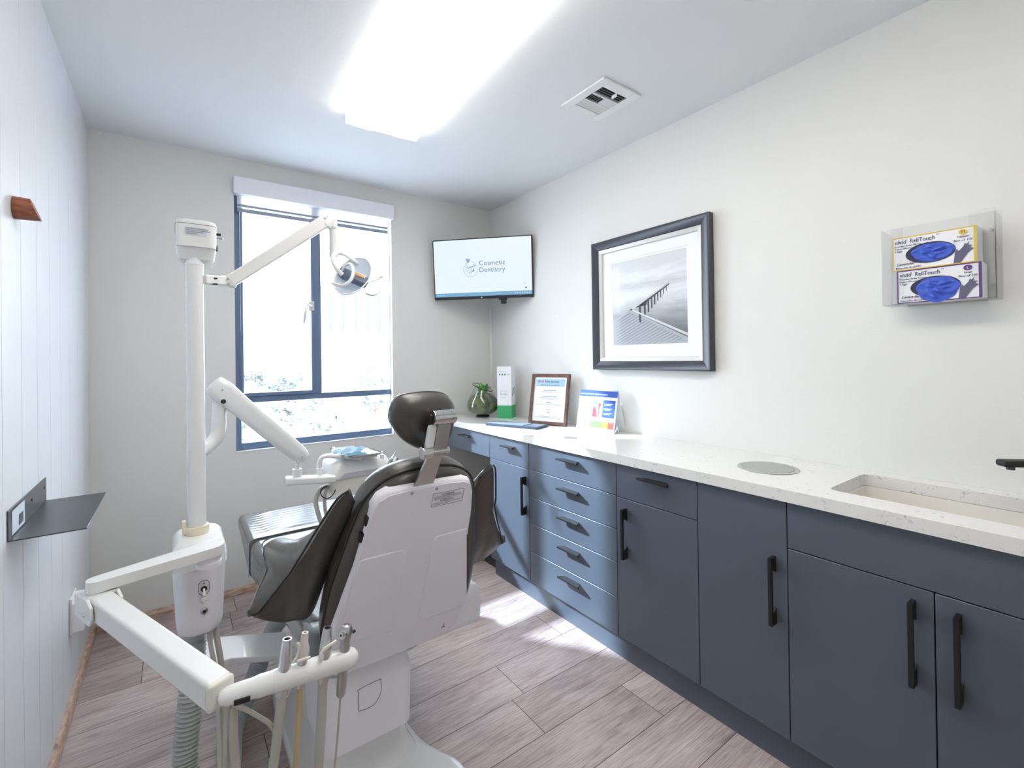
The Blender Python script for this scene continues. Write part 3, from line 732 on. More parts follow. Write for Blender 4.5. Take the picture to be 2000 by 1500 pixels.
# ------------------------------------------------------------------ glove box holder
gh = thing('glove_box_holder', (1.95, .385, 1.453), 'clear acrylic glove box holder screwed to the right wall', 'holder')
hy0, hy1, hz0, hz1, hx = .256, .520, 1.452, 1.70, 1.897
bm = NB(); t_ = .003
box(bm, (XR-.004, hy0, hz0), (XR-.001, hy1, hz1+.02), .0008, 1)
box(bm, (hx, hy0, hz0), (XR-.004, hy0+t_, hz1), .0008, 1); box(bm, (hx, hy1-t_, hz0), (XR-.004, hy1, hz1), .0008, 1)
box(bm, (hx, hy0+t_, hz0), (XR-.004, hy1-t_, hz0+t_), .0008, 1)
link('holder_shell', bm, m_acryl, gh)
bm = NB(); box(bm, (hx-.0005, hy0, hz0), (hx+t_, hy0+.055, hz1+.01), .0008, 1); link('front_lip', bm, m_acryl, gh)
bm = NB(); box(bm, (hx-.0005, hy1-.055, hz0), (hx+t_, hy1, hz1), .0008, 1); link('front_lip', bm, m_acryl, gh)
for zz in (1.665, 1.50):
    bm = NB(); cyl(bm, (XR-.012, .278, zz), (XR-.004, .278, zz), .004); link('screw', bm, m_steel, gh)
m_glove = mat('blue nitrile', (62, 92, 200), .45)
def glovebox(y0_, y1_, z0_, z1_, colr, letter, word, lab):
    X = 1.912
    g = thing('glove_box', (1.95, (y0_+y1_)/2, z0_), lab, 'glove box', 'nitrile glove boxes in the wall holder')
    edge = mat('box edge '+letter, colr, .5)
    bm = NB(); box(bm, (X+.0006, y0_, z0_), (XR-.008, y1_, z1_), .001, 1); link('carton', bm, m_paper, g)
    w, h = y1_-y0_, z1_-z0_; M = frame_M((X, y1_, z0_), (0, -1, 0), (0, 0, 1), (-1, 0, 0))
    def Q(x_, y_, z=.0002): return M @ V((x_*w, y_*h, z))
    bm = NB(); ringframe(bm, w, h, [(0, -.001), (0, .0004), (.003, .0004), (.003, -.001)], M); quad(bm, Q(.965, 0, .0003), Q(1, 0, .0003), Q(1, 1, .0003), Q(.965, 1, .0003)); link('border', bm, edge, g, smooth=False)
    ink = mat('box violet ink', (72, 66, 110), .5)
    bm = NB(); text(bm, 'vivid', M @ T(.03*w, .80*h, .0004), .0200, shear=.15, depth=.0004, sx=.82); text(bm, 'ReliTouch', M @ T(.225*w, .80*h, .0004), .0180, depth=.0004, sx=.82); text(bm, 'TM', M @ T(.545*w, .90*h, .0004), .005)
    for i, s_ in enumerate(('Powder-Free Nitrile', 'Foam Gloves', '3.5gm')): text(bm, s_, M @ T(.03*w, (.71-.075*i)*h, .0004), .0075, sx=1.1)
    text(bm, 'Lavender', M @ T(.05*w, .15*h, .0004), .0125, shear=.35); text(bm, 'Reorder # U092', M @ T(.04*w, .05*h, .0004), .0085, sx=1.1)
    text(bm, word, M @ T(.85*w, .72*h, .0004), .008, 'CENTER'); text(bm, 'Box of 100', M @ T(.85*w, .62*h, .0004), .0085, 'CENTER', sx=1.1)
    link('lettering', bm, ink, g, smooth=False)
    bm = NB(); lathe(bm, [(.0085, 0), (.0085, .0006)], M @ T(.85*w, .87*h, .0003) @ Matrix.Diagonal((1.15, .95, 1, 1)), 24); bd = link('size_badge', bm, edge, g)
    bm = NB(); text(bm, letter, M @ T(.85*w, .835*h, .0011), .012, 'CENTER'); link('size_letter', bm, ink if letter == 'M' else m_paper, bd, smooth=False)
    # oval opening and printed hand
    bm = NB(); lathe(bm, [(1, 0), (1, .0005)], M @ T(.47*w, .44*h, .0003) @ Matrix.Diagonal((.30*w, .30*h, 1, 1)), 32); link('opening', bm, mat('opening shadow', (50, 52, 82), .7), g)
    bm = NB(); hand = [(.74, .03), (.82, .03), (.90, .32), (.965, .45), (.93, .50), (.95, .56), (.91, .58), (.915, .70), (.89, .62), (.87, .66), (.85, .55), (.80, .42), (.78, .5), (.76, .40)]
    prism(bm, [(x_*w, y_*h*.84) for x_, y_ in hand], M @ T(0, 0, .0003), .0004); link('printed_hand', bm, mat('printed hand grey', (98, 98, 122), .5), g, smooth=False)
    # bulging gloves
    bm = NB(); rnd = random.Random(ord(letter)); N = 40; K = 14; hang = .0 if letter == 'M' else .16
    cx0, cy0 = .50*w, (.44 - hang*.55)*h
    rs = []
    for k_ in range(K+1):
        s_ = 1-k_/K; ring = []
        for j in range(N):
            a = 2*math.pi*j/N
            rr = s_*(1+.05*math.sin(3*a+rnd.random()*.3)+.03*math.sin(7*a))
            x_, y_ = cx0+.255*w*rr*math.cos(a), cy0+(.26+hang*.7)*h*rr*math.sin(a)
            z_ = .0012+.010*(1-s_**2)+(-.0050*abs(math.sin(x_*95-y_*60+1.8*math.sin(y_*110+x_*40)))+.0035*math.sin(x_*60+y_*210+2*math.sin(x_*70))-.0030*abs(math.sin(x_*40+y_*190)))*min(1, 3*(1-s_))
            ring.append(M @ V((x_, y_, min(max(z_, .0008), .0125))))
        rs.append(ring)
    loft(bm, rs); gl_ = link('glove_bundle', bm, m_glove, g, angle=80)
    return g
glovebox(.297, .495, 1.5635, 1.671, (226, 196, 70), 'M', 'Medium', 'yellow edged glove box, upper of the two in the clear wall holder')
glovebox(.288, .484, 1.457, 1.5625, (98, 62, 130), 'L', 'Large', 'purple edged glove box, lower of the two in the clear wall holder')

# ------------------------------------------------------------------ counter objects
# terrarium vase
vc = V((1.775, 2.79, CT))
vs = thing('terrarium_vase', vc, 'round glass vase of moss and green leaves on a black stand in the far corner', 'vase')
bm = NB(); lathe(bm, [(.035, 0), (.045, .003), (.045, .012), (.038, .016)], T(*vc)); link('stand', bm, m_black, vs)
prof = [(.03, .018), (.075, .022), (.106, .045), (.114, .078), (.107, .112), (.088, .15), (.070, .178), (.062, .20), (.060, .215)]
bm = NB(); lathe(bm, prof, T(*vc), 36, cap=False); link('glass_bowl', bm, m_vase, vs)
m_moss = two_tone(mat('moss', (96, 108, 66), .9, bump=(60, .8)), (50, 62, 40), (112, 120, 74), 22)
bm = NB(); lathe(bm, [(.02, .024), (.07, .028), (.100, .05), (.108, .08), (.099, .118), (.075, .150), (.03, .168)], T(*vc), 28)
for v in bm.verts: v.co += V((random.uniform(-1, 1), random.uniform(-1, 1), random.uniform(-1, 1)))*.0035
link('moss', bm, m_moss, vs)
def leaf(bm, base, d, L, w, curl=.4):
    base, d = V(base), V(d).normalized(); side = d.cross(V((0, 0, 1)));
    if side.length < .1: side = V((1, 0, 0))
    side.normalize(); rows = []
    for k_ in range(7):
        t = k_/6; p = base+d*L*t-V((0, 0, 1))*curl*L*t*t; ww = w*math.sin(math.pi*(.12+.88*t))**.8 if t < 1 else 0.0005
        rows.append([p-side*ww, p-V((0, 0, w*.3)), p+side*ww])
    loft(bm, rows, cap=False, closed=False)
m_leaf = two_tone(mat('glossy green leaf', (70, 140, 50), .35), (44, 116, 34), (120, 186, 84), 20)
for k_ in range(13):
    a = k_*2.4; bm = NB(); el_ = .5+.5*random.random()
    leaf(bm, vc+V((.015*math.cos(a), .015*math.sin(a), .150)), (math.cos(a)*.62, math.sin(a)*.62, 1.2*el_+.55), random.uniform(.09, .14), .019, .22); link('leaf', bm, m_leaf, vs)
m_succ = two_tone(mat('pale succulent', (150, 170, 120), .5), (104, 132, 84), (190, 200, 150), 20)
for cxy in ((-.045, -.045, .10), (.03, -.06, .085), (-.07, -.02, .075)):
    for k_ in range(9):
        a = k_*2.4; bm = NB(); leaf(bm, vc+V(cxy), (math.cos(a), math.sin(a), .6), .026, .007, .1); link('succulent_leaf', bm, m_succ, vs)
bm = NB(); tube(bm, [vc+V((.052*math.cos(R(a))*1.35, .052*math.sin(R(a))*1.35, .208+.028*math.sin(R(a)-.6))) for a in range(0, 360, 12)], .0022, 6, closed=True); link('wire_ring', bm, m_black, vs)
# tall white and green carton
pA, pB, pC = V((1.806, 2.652, CT)), V((1.868, 2.570, CT)), V((1.958, 2.640, CT))
e1 = (pB-pA); w1 = e1.length; e1n = e1.normalized(); e2n = V((-e1n.y, e1n.x, 0)); w2 = .095; hb = .355
if e2n.dot(pC-pB) < 0: e2n = -e2n
bx = thing('product_carton', (pA+pB)*.5+e2n*w2/2, 'tall white carton with a green base standing beside the vase', 'carton')
BM_ = frame_M(pA, e1n, e2n, (0, 0, 1))
bm = NB(); box(bm, (0, 0, .088), (w1, w2, hb), .0008, 1, M=BM_); link('carton_body', bm, m_paper, bx)
bm = NB(); box(bm, (0, 0, 0), (w1, w2, .088), .0008, 1, M=BM_); link('green_base', bm, m_green, bx)
bm = NB(); FM = frame_M(pA-e2n*.0004, e1n, (0, 0, 1), -e2n)
for q in range(3): lathe(bm, [(.0062, 0), (.0062, .0004)], FM @ T(.02+q*.019, hb-.055, 0), 14)
link('green_dot', bm, mat('teal green ink', (60, 160, 130), .5), bx)
bm = NB(); text(bm, 'go', FM @ T(.072, hb-.058, 0), .022, shear=.3); text(bm, 'OPALESCENCE', FM @ T(.018, hb-.038, 0), .0075); text(bm, 'BRIGHTER', FM @ T(.025, hb-.172, 0), .010, sx=1.1); text(bm, 'Smile', FM @ T(.022, hb-.198, 0), .026); text(bm, 'whitening kit', FM @ T(.022, hb-.215, 0), .009)
SM = frame_M(pB+e1n*.0004+e2n*.018, e2n, (0, 0, 1), e1n)
link('lettering', bm, mat('pale grey ink', (180, 182, 186), .5), bx, smooth=False)
bm = NB(); text(bm, 'go', SM @ T(0, .17, 0), .085, shear=.35, sx=.75); link('side_lettering', bm, m_grayink, bx, smooth=False)
# walnut sign frame
fA, fB = V((1.800, 2.300, CT)), V((1.887, 2.046, CT))
e1n = (fB-fA).normalized(); bk = V((-e1n.y, e1n.x, 0));
if bk.x < 0: bk = -bk
fwid, fh = (fB-fA).length, .315; lean = R(11); upv = (V((0, 0, 1))*math.cos(lean)+bk*math.sin(lean)); fn = e1n.cross(upv)
if fn.dot(bk) > 0: fn = -fn
FF = frame_M(fA+bk*.004+V((0, 0, .001)), e1n, upv, fn)
sf = thing('sign_frame', (fA+fB)*.5, 'walnut framed notice for new patients leaning back on the countertop', 'framed sign')
bm = NB(); ringframe(bm, fwid, fh, [(0, -.008), (0, .008), (.003, .011), (.018, .009), (.021, .003), (.021, -.008)], FF); link('wooden_frame', bm, m_walnut, sf, angle=15)
bm = NB(); quad(bm, *[FF @ V(p) for p in ((.02, .02, .001), (fwid-.02, .02, .001), (fwid-.02, fh-.02, .001), (.02, fh-.02, .001))]); sh = link('sheet', bm, m_paper, sf, smooth=False)
bm = NB(); quad(bm, *[FF @ V(p) for p in ((.032, fh-.078, .0016), (fwid-.032, fh-.078, .0016), (fwid-.032, fh-.032, .0016), (.032, fh-.032, .0016))]); link('blue_banner', bm, mat('sky blue banner', (168, 200, 222), .6), sh, smooth=False)
bm = NB(); text(bm, 'We', FF @ T(.042, fh-.054, .002), .019); text(bm, 'New Patients', FF @ T(.095, fh-.054, .002), .0185); text(bm, 'Refer your friends and get rewarded!', FF @ T(fwid/2, fh-.072, .002), .0085, 'CENTER')
for i, s_ in enumerate(('Refer a new patient today', 'You will both receive a reward', 'thank you')):
    text(bm, s_, FF @ T(fwid/2, fh-.105-.038*i, .002), .0085, 'CENTER')
for i, yy_ in enumerate((.113, .150, .157, .192, .264, .272)): 
    wl = (.13, .15, .11, .20, .12, .19)[i]; quad(bm, *[FF @ V(p) for p in ((fwid/2-wl/2, fh-yy_, .002), (fwid/2+wl/2, fh-yy_, .002), (fwid/2+wl/2, fh-yy_+.0014, .002), (fwid/2-wl/2, fh-yy_+.0014, .002))])
for sx_ in (-.008, .008): lathe(bm, [(.003, 0), (.003, .0005)], FF @ T(fwid/2+sx_, fh-.222, .002), 10)
text(bm, 'Smile', FF @ T(fwid/2, fh-.240, .002), .009, 'CENTER'); link('lettering', bm, mat('slate ink', (72, 78, 96), .5), sh, smooth=False)
bm = NB(); hp_ = [(0, -.008), (-.008, 0), (-.007, .006), (-.003, .007), (0, .004), (.003, .007), (.007, .006), (.008, 0)]
prism(bm, hp_, FF @ T(.080, fh-.047, .0018), .0005); link('heart', bm, mat('pink heart', (232, 120, 140), .5), sh, smooth=False)
bm = NB(); prism(bm, [(-.03, 0), (.03, 0), (.02, .2), (-.02, .2)], frame_M(FF @ V((fwid/2, .0, -.075)) , e1n, ((FF @ V((0, .22, -.01)))-(FF @ V((0, 0, -.075)))).normalized(), fn), .003)
for v in bm.verts: v.co.z = max(v.co.z, CT+.001)
link('easel_strut', bm, m_dark, sf)
# desk calendar / flip chart
cA, cB = V((1.862, 1.938, CT)), V((1.893, 1.683, CT)); 
e1n = (cB-cA).normalized(); bk = V((-e1n.y, e1n.x, 0))
if bk.x < 0: bk = -bk
cw = (cB-cA).length; chh = .228; ln = R(12)
cupv = V((0, 0, 1))*math.cos(ln)+bk*math.sin(ln); fn = e1n.cross(cupv)
if fn.dot(bk) > 0: fn = -fn
CM = frame_M(cA+V((0, 0, .0008)), e1n, cupv, fn)
cl = thing('flip_chart', (cA+cB)*.5, 'spiral-bound dental flip chart with a blue header standing on the countertop', 'flip chart')
bm = NB(); box(bm, (0, 0, -.002), (cw, chh, 0), .0003, 1, M=CM); pg_ = link('front_page', bm, m_paper, cl)
bm = NB(); quad(bm, *[CM @ V(p) for p in ((0, chh-.034, .0006), (cw, chh-.034, .0006), (cw, chh, .0006), (0, chh, .0006))]); 
quad(bm, *[CM @ V(p) for p in ((cw*.66, chh*.36, .0006), (cw*.965, chh*.36, .0006), (cw*.965, chh*.78, .0006), (cw*.66, chh*.78, .0006))])
link('blue_panel', bm, mat('royal blue print', (30, 78, 172), .5), pg_, smooth=False)
bm = NB(); quad(bm, *[CM @ V(p) for p in ((cw*.40, chh*.36, .0006), (cw*.66, chh*.36, .0006), (cw*.66, chh*.78, .0006), (cw*.40, chh*.78, .0006))]); link('tooth_panel', bm, mat('pale blue print', (130, 180, 225), .5), pg_, smooth=False)
bm = NB(); prism(bm, [(cw*.40, chh*.36), (cw*.52, chh*.36), (cw*.50, chh*.50), (cw*.45, chh*.60), (cw*.40, chh*.58)], CM @ T(0, 0, .0007), .0003); prism(bm, [(cw*.55, chh*.38), (cw*.57, chh*.38), (cw*.58, chh*.60), (cw*.62, chh*.66), (cw*.56, chh*.72), (cw*.53, chh*.66), (cw*.55, chh*.58)], CM @ T(0, 0, .0012), .0003); link('gum_print', bm, mat('gum pink print', (206, 66, 74), .5), pg_, smooth=False)
bm = NB(); prism(bm, [(cw*.52, chh*.36), (cw*.545, chh*.36), (cw*.56, chh*.55), (cw*.60, chh*.36), (cw*.63, chh*.36), (cw*.65, chh*.70), (cw*.60, chh*.76), (cw*.54, chh*.74), (cw*.51, chh*.66)], CM @ T(0, 0, .0009), .0003); link('tooth_print', bm, mat('tooth cream print', (244, 232, 214), .5), pg_, smooth=False)
for i, cc in enumerate(((120, 190, 90), (120, 190, 90), (232, 205, 50), (226, 70, 62))):
    bm = NB(); x_ = cw*(.38+.15*i)
    prism(bm, [(x_, chh*.10), (x_+cw*.146, chh*.10), (x_+cw*.146, chh*.24), (x_+cw*.12, chh*(.30)), (x_+cw*.10, chh*.22), (x_+cw*.07, chh*.29), (x_+cw*.05, chh*.22), (x_+cw*.02, chh*.30), (x_, chh*.24)], CM @ T(0, 0, .0006), .0003)
    link('tooth_chart', bm, mat('chart %d' % cc[0]+str(cc[1]), cc, .5), pg_, smooth=False)
bm = NB(); text(bm, 'HOW DO DENTAL DISEASES BEGIN?', CM @ T(.006, chh-.024, .001), .0115)
for i in range(3):
    for j in range(2): quad(bm, *[CM @ V(p) for p in ((cw*.69, chh*(.68-.11*i-.03*j), .001), (cw*(.90-.05*j), chh*(.68-.11*i-.03*j), .001), (cw*(.90-.05*j), chh*(.692-.11*i-.03*j), .001), (cw*.69, chh*(.692-.11*i-.03*j), .001))])
link('lettering', bm, m_paper, pg_, smooth=False)
bm = NB()
for i in range(9): quad(bm, *[CM @ V(p) for p in ((.008, chh*(.74-.07*i), .001), (.008+cw*(.28-.04*(i % 3)), chh*(.74-.07*i), .001), (.008+cw*(.28-.04*(i % 3)), chh*(.747-.07*i), .001), (.008, chh*(.747-.07*i), .001))])
link('text_lines', bm, mat('pale ink', (205, 208, 214), .5), pg_, smooth=False)
bm = NB()
for i in range(26): 
    c0 = CM @ V((.006+i*(cw-.012)/25, chh+.001, -.002)); tube(bm, [c0+cupv*.005*math.cos(R(a))+fn*.004*math.sin(R(a)) for a in range(0, 360, 40)], .0007, 5, closed=True)
link('spiral_binding', bm, mat('blue wire', (70, 100, 170), .4), cl)
ptop = CM @ V((0, chh, -.003)); bmn = NB()
bbm = ptop+bk*.062; bbm.z = CT+.0008
quad(bmn, ptop, ptop+e1n*cw, bbm+e1n*cw, bbm); quad(bmn, ptop+bk*.002, bbm+bk*.002, bbm+e1n*cw+bk*.002, ptop+e1n*cw+bk*.002)
link('back_stand', bmn, m_paper, cl, smooth=False)
bm = NB(); pm_ = (CM @ V((cw-.001, 0, -.003))); quad(bm, pm_, pm_+bk*.03+V((0, 0, .045)), pm_+bk*.05+V((0, 0, 0)), pm_+bk*.03+V((0, 0, .02))); link('stand_flap', bm, m_paper, cl, smooth=False)
# keyboard
k0, k1, k2, k3 = [atz(x_, y_, CT) for x_, y_ in ((951, 832), (968, 824), (1069, 831), (1050, 842))]
kx = ((k3-k0)+(k2-k1)); kL = kx.length/2; kx.normalize(); ky = V((-kx.y, kx.x, 0)); kW = .14
kc = (k0+k1+k2+k3)/4; KM = frame_M(kc-kx*kL/2-ky*kW/2+V((0, 0, .0005)), kx, ky, (0, 0, 1))
kb = thing('keyboard', kc, 'slim grey wireless keyboard with touchpad lying on the countertop', 'keyboard')
bm = NB(); prism(bm, rrect(kL, kW, .012, 4, kL/2, kW/2), KM, .012, .002); link('keyboard_case', bm, mat('slate keyboard', (62, 72, 88), .45), kb)
bm = NB(); nk = 13; kk = kL*.70/nk; m_key = mat('keyboard key', (140, 150, 166), .5)
for r_ in range(5):
    for c_ in range(nk):
        if r_ == 0 and 4 <= c_ <= 7: continue
        box(bm, (.010+c_*kk, .012+r_*.024, .0115), (.010+c_*kk+kk*.84, .012+r_*.024+.020, .0150), .0015, 1, M=KM)
    if r_ == 0: box(bm, (.010+4*kk, .012, .0115), (.010+8*kk-.003, .032, .0150), .0015, 1, M=KM)
o = link('key', bm, m_key, kb); o['kind'] = 'stuff'
bm = NB(); box(bm, (kL*.745, .014, .0115), (kL-.010, kW-.014, .0132), .001, 1, M=KM); link('touchpad', bm, mat('touchpad', (104, 116, 136), .3), kb)

# ------------------------------------------------------------------ left wall objects
pg = thing('wall_peg', (XL, 1.75, 1.69), 'short wooden peg with a slanted end fixed to the white panelled wall', 'peg')
pc_, pr0 = V((XL, 1.712, 1.704)), .029
tipx = .062; rings = []
for s_ in range(7):
    t = s_/6; ring = []
    for k_ in range(28):
        a = 2*math.pi*k_/28; cy2, cz2 = math.cos(a)*pr0*1.0, math.sin(a)*pr0
        xe = .030+.020*(1-(cz2/pr0+1)/2)
        ring.append(pc_+V((.0005+xe*t, cy2*(1-.06*t), cz2*(1-.06*t))))
    rings.append(ring)
bm = NB(); loft(bm, rings); link('peg_dowel', bm, m_peg, pg, angle=40)
m_grey_metal = mat('gunmetal sheet', (84, 86, 90), .32, metal=.75)
q0, q1 = atx(13, 1055, XL), atx(88, 979, XL)
zf = (q0.z+q1.z)/2; ys0, ys1 = q0.y, q1.y
shf = thing('wall_shelf', (XL, (ys0+ys1)/2, zf), 'gunmetal folded steel shelf fixed to the white panelled wall', 'shelf')
bm = NB(); box(bm, (XL+.0005, ys0, zf), (XL+.003, ys1, zf+.072), .0006, 1); bp_ = link('back_plate', bm, m_grey_metal, shf)
bm = NB(); box(bm, (XL+.0005, ys0, zf-.003), (XL+.145, ys1, zf), .0008, 1); link('shelf_plate', bm, m_grey_metal, shf)
for yy_ in (ys0+.23, ys1-.03):
    bm = NB(); cyl(bm, (XL+.003, yy_, zf+.045), (XL+.0045, yy_, zf+.045), .004); link('screw', bm, m_black, bp_)
bm = NB(); quad(bm, (XL+.0035, ys0+.03, zf+.004), (XL+.0035, ys0+.15, zf+.004), (XL+.0035, ys0+.15, zf+.064), (XL+.0035, ys0+.03, zf+.064)); st_ = link('sticker', bm, mat('sticker', (205, 210, 218), .4), bp_, smooth=False)
bm = NB()
for q in range(9): quad(bm, (XL+.004, ys0+.09+q*.005, zf+.012), (XL+.004, ys0+.0925+q*.005, zf+.012), (XL+.004, ys0+.0925+q*.005, zf+.04), (XL+.004, ys0+.09+q*.005, zf+.04))
link('barcode', bm, m_dark, st_, smooth=False)
# outlet cover
o1 = thing('outlet_cover', (XL, 2.49, .27), 'white protruding outlet cover low on the panelled wall', 'outlet')
bm = NB(); box(bm, (XL+.0005, 2.425, .262), (XL+.008, 2.545, .40), .002); link('cover_plate', bm, m_cream, o1)
bm = NB(); prism(bm, [(0, 0), (.118, 0), (.118, .10), (.085, .128), (.03, .128), (0, .11)], frame_M((XL+.006, 2.427, .270), (0, 1, 0), (0, 0, 1), (1, 0, 0)), .036, .004); link('hinged_cover', bm, m_white2, o1)
# cable stub by the corner
bm = NB(); p0 = V((XL+.006, 2.93, .11))
for dq in (0, .007, -.006): tube(bm, catmull([p0+V((0, dq, 0)), p0+V((.03, dq+.01, .0)), p0+V((.05, dq+.022, -.05)), V((XL+.062+dq, 2.955+dq, .012))], 6), .0035, 8)
cbq = top('cable_stub', bm, mat('blue cable', (62, 96, 120), .5), 'short blue cables coming out of the wall low in the left corner', 'cable')
# knee space items
bm = NB(); tube(bm, catmull([(1.30, 2.93, .008), (1.45, 2.72, .006), (1.60, 2.52, .006), (1.66, 2.42, .006)], 8), .006, 8)
top('floor_cable', bm, mat('grey cord', (110, 112, 118), .5), 'grey cord on the floor under the desk drawer', 'cord')
bm = NB(); box(bm, (1.60, 2.39, .0), (1.66, 2.62, .045), .004); top('power_strip', bm, m_dark, 'black power strip on the floor beside the knee space', 'power strip')

# ------------------------------------------------------------------ dental chair
X0 = .54
CO = V((X0, 1.35, .39)); cup = V((0, -.22, .565)).normalized(); cn = V((0, cup.z, -cup.y))
BKM = frame_M(CO, (1, 0, 0), cup, -cn)      # local: x right, y up the back, z towards the camera side
chair = thing('dental_chair', (X0, 1.6, 0), 'grey-brown leather dental chair with a white back shell, seen from behind', 'dental chair')
def bp(px_, py_, w=0):                      # point of the back plane, in its own coordinates
    P = atp(px_, py_, CO+cn*w, cn); return V(((P-CO).x, (P-CO).dot(cup)))
# white back shell: outline in (u, v)
def shell_ring(w, ins=0, k=1):
    half = [(.0, .634), (.06, .634), (.105, .630), (.128, .618), (.141, .592), (.150, .50), (.158, .415), (.172, .33), (.190, .20), (.196, .12), (.190, .085), (.162, .055), (.13, .044), (.0, .044)]
    out = [(-.004+u_*(1-ins*7.0)*k, .35+(v_-.35)*(1-ins*3.2), w) for u_, v_ in half]
    out += [(-.008-(u_+max(0, .60-v_)*.050)*(1-ins*7.0)*k, .35+(v_-.35)*(1-ins*3.2), w) for u_, v_ in reversed(half[1:-1])]
    return [BKM @ V(p) for p in out]
bm = NB(); loft(bm, [shell_ring(-.012), shell_ring(.006), shell_ring(.014, .004), shell_ring(.018, .012)])
shell = link('back_shell', bm, m_white2, chair, angle=50)
bm = NB()
prism(bm, [(-.168, .405), (-.02, .418), (.149, .432), (.144, .52), (.134, .585), (.123, .610), (.102, .622), (.06, .626), (-.06, .626), (-.112, .622), (-.136, .610), (-.148, .585), (-.158, .50)], BKM @ T(0, 0, .0165), .0030, .0016); link('upper_panel', bm, m_white2, shell)
def pxpoly(pts): return [tuple(bp(x_, y_, -.018)) for x_, y_ in pts]
bm = NB(); prism(bm, pxpoly([(700, 1098), (706, 1092), (785, 1072), (792, 1080), (769, 1226), (763, 1233), (668, 1256), (662, 1250)]), BKM @ T(0, 0, .0150), .0068, .0040, 3); link('relief_panel', bm, m_white2, shell)
bm = NB(); prism(bm, pxpoly([(846, 1054), (852, 1046), (911, 1030), (911, 1168), (906, 1180), (822, 1211), (816, 1206)]), BKM @ T(0, 0, .0150), .0068, .0040, 3); link('relief_panel', bm, m_white2, shell)
bm = NB()
for u_ in (-.052, .018): cyl(bm, BKM @ V((u_, .617, .017)), BKM @ V((u_, .617, .0215)), .0042); 
o = link('bolt', bm, m_steel, shell)
# warning label
LMx = BKM @ T(.010, .560, .0203)
bm = NB(); 
ringframe(bm, .095, .042, [(0, -.0002), (0, .0003), (.0008, .0003), (.0008, -.0002)], LMx)
text(bm, 'WARNING', LMx @ T(.034, .0335, .0003), .0062); text(bm, 'ATTENTION', LMx @ T(.031, .0145, .0003), .0062)
for x_, y_ in ((.027, .034), (.024, .015)): prism(bm, [(0, 0), (.005, 0), (.0025, .005)], LMx @ T(x_, y_, .0003), .0003)
for y_ in (.030, .027, .024, .021, .011, .008, .005):
    quad(bm, *[LMx @ V(p) for p in ((.005, y_, .0004), (.088-.03*(y_ in (.021, .005)), y_, .0004), (.088-.03*(y_ in (.021, .005)), y_+.0009, .0004), (.005, y_+.0009, .0004))])
link('warning_label', bm, m_grayink, shell, smooth=False)
bm = NB(); 
for p in ([(0, 0), (.003, 0), (.006, .008), (.004, .009)], [(.006, .006), (.010, 0), (.0115, .001), (.007, .010)], [(.003, .010), (.009, .011), (.009, .0125), (.003, .0115)], [(.005, .014), (.008, .014), (.008, .017), (.005, .017)]): prism(bm, p, BKM @ T(.125, .085, .0178) , .0004)
link('maker_mark', bm, m_dark, shell, smooth=False)
# side latch hardware on the left edge of the shell
bm = NB()
for x_, y_ in ((724, 1017), (713, 1049)):
    q = bp(x_, y_, -.006); bm = NB(); box(bm, (q.x-.014, q.y-.014, -.006), (q.x+.001, q.y+.014, .009), .003, M=BKM); link('latch', bm, m_black, shell)
# back cushion
crv = [(0, .655), (.06, .652), (.11, .635), (.146, .603), (.168, .555), (.190, .46), (.212, .35), (.224, .24), (.222, .16), (.200, .10), (.160, .075), (0, .07)]
full = [(u_, v_) for u_, v_ in crv]+[(-u_, v_) for u_, v_ in reversed(crv[1:-1])]
sm = catmull([V((u_, v_, 0)) for u_, v_ in full], 3, True)
def cring(w, s, dv=0): return [BKM @ V((p.x*s, (p.y-.3)*(1-(1-s)*.45)+.3+dv, -w)) for p in sm]
bm = NB(); loft(bm, [cring(.0, .90), cring(.005, .965), cring(.02, 1.0), cring(.03, 1.003), cring(.042, 1.008, .002), cring(.060, 1.008, .004), cring(.080, .985, .004), cring(.094, .94), cring(.100, .85)])
cush = link('back_cushion', bm, m_leather, chair, angle=70)
bm = NB(); tube(bm, [q for q in cring(.026, 1.012)], .0042, 8, closed=True); link('piping', bm, m_pipe, cush)
# head support: steel bars, hinge knobs and pillow
def bk(u_, v_, w): return BKM @ V((u_, v_, w))
bm = NB()
lo_ = [bk(-.036, .60, .002), bk(.012, .60, .002)]
def strap(bm, p0, p1, p2, p3, th):      # p0,p1 bottom left/right ; p2,p3 top right/left
    n_ = (p1-p0).cross(p3-p0).normalized()*th
    loft(bm, [[p0, p1, p2, p3], [p0+n_, p1+n_, p2+n_, p3+n_]])
strap(bm, bk(-.048, .618, .004), bk(.010, .618, .004), bk(.010, .730, .026), bk(-.030, .730, .026), .006)
link('support_bar', bm, m_steel, chair, smooth=False)
P1 = bk(-.004, .738, .028); P2 = bk(.005, .820, .012)
bm = NB(); strap(bm, P1+V((-.016, 0, -.010)), P1+V((.020, 0, -.010)), P2+V((.022, 0, 0)), P2+V((-.016, 0, 0)), .006); ub = link('upper_bar', bm, m_steel, chair, smooth=False)
bm = NB(); cyl(bm, P1+V((-.045, 0, 0)), P1+V((-.016, 0, 0)), .016, 28, .002); cyl(bm, P1+V((-.016, 0, 0)), P1+V((.030, 0, 0)), .009); link('hinge_knob', bm, m_chrome, chair)
bm = NB(); cyl(bm, P2+V((-.030, 0, .004)), P2+V((.030, 0, .004)), .0185, 28, .002)
for dx in (-.008, .016): cyl(bm, P2+V((dx, 0, .004)), P2+V((dx+.003, 0, .004)), .0193, 28)
link('hinge_barrel', bm, m_chrome, chair)
bm = NB(); prism(bm, rrect(.020, .070, .009, 5, 0, 0), frame_M((P1+P2)/2+V((-.026, .012, -.004)), (1, 0, 0), (P2-P1).normalized(), V((1, 0, 0)).cross((P2-P1).normalized())), .016, .003); link('release_lever', bm, m_white, chair)
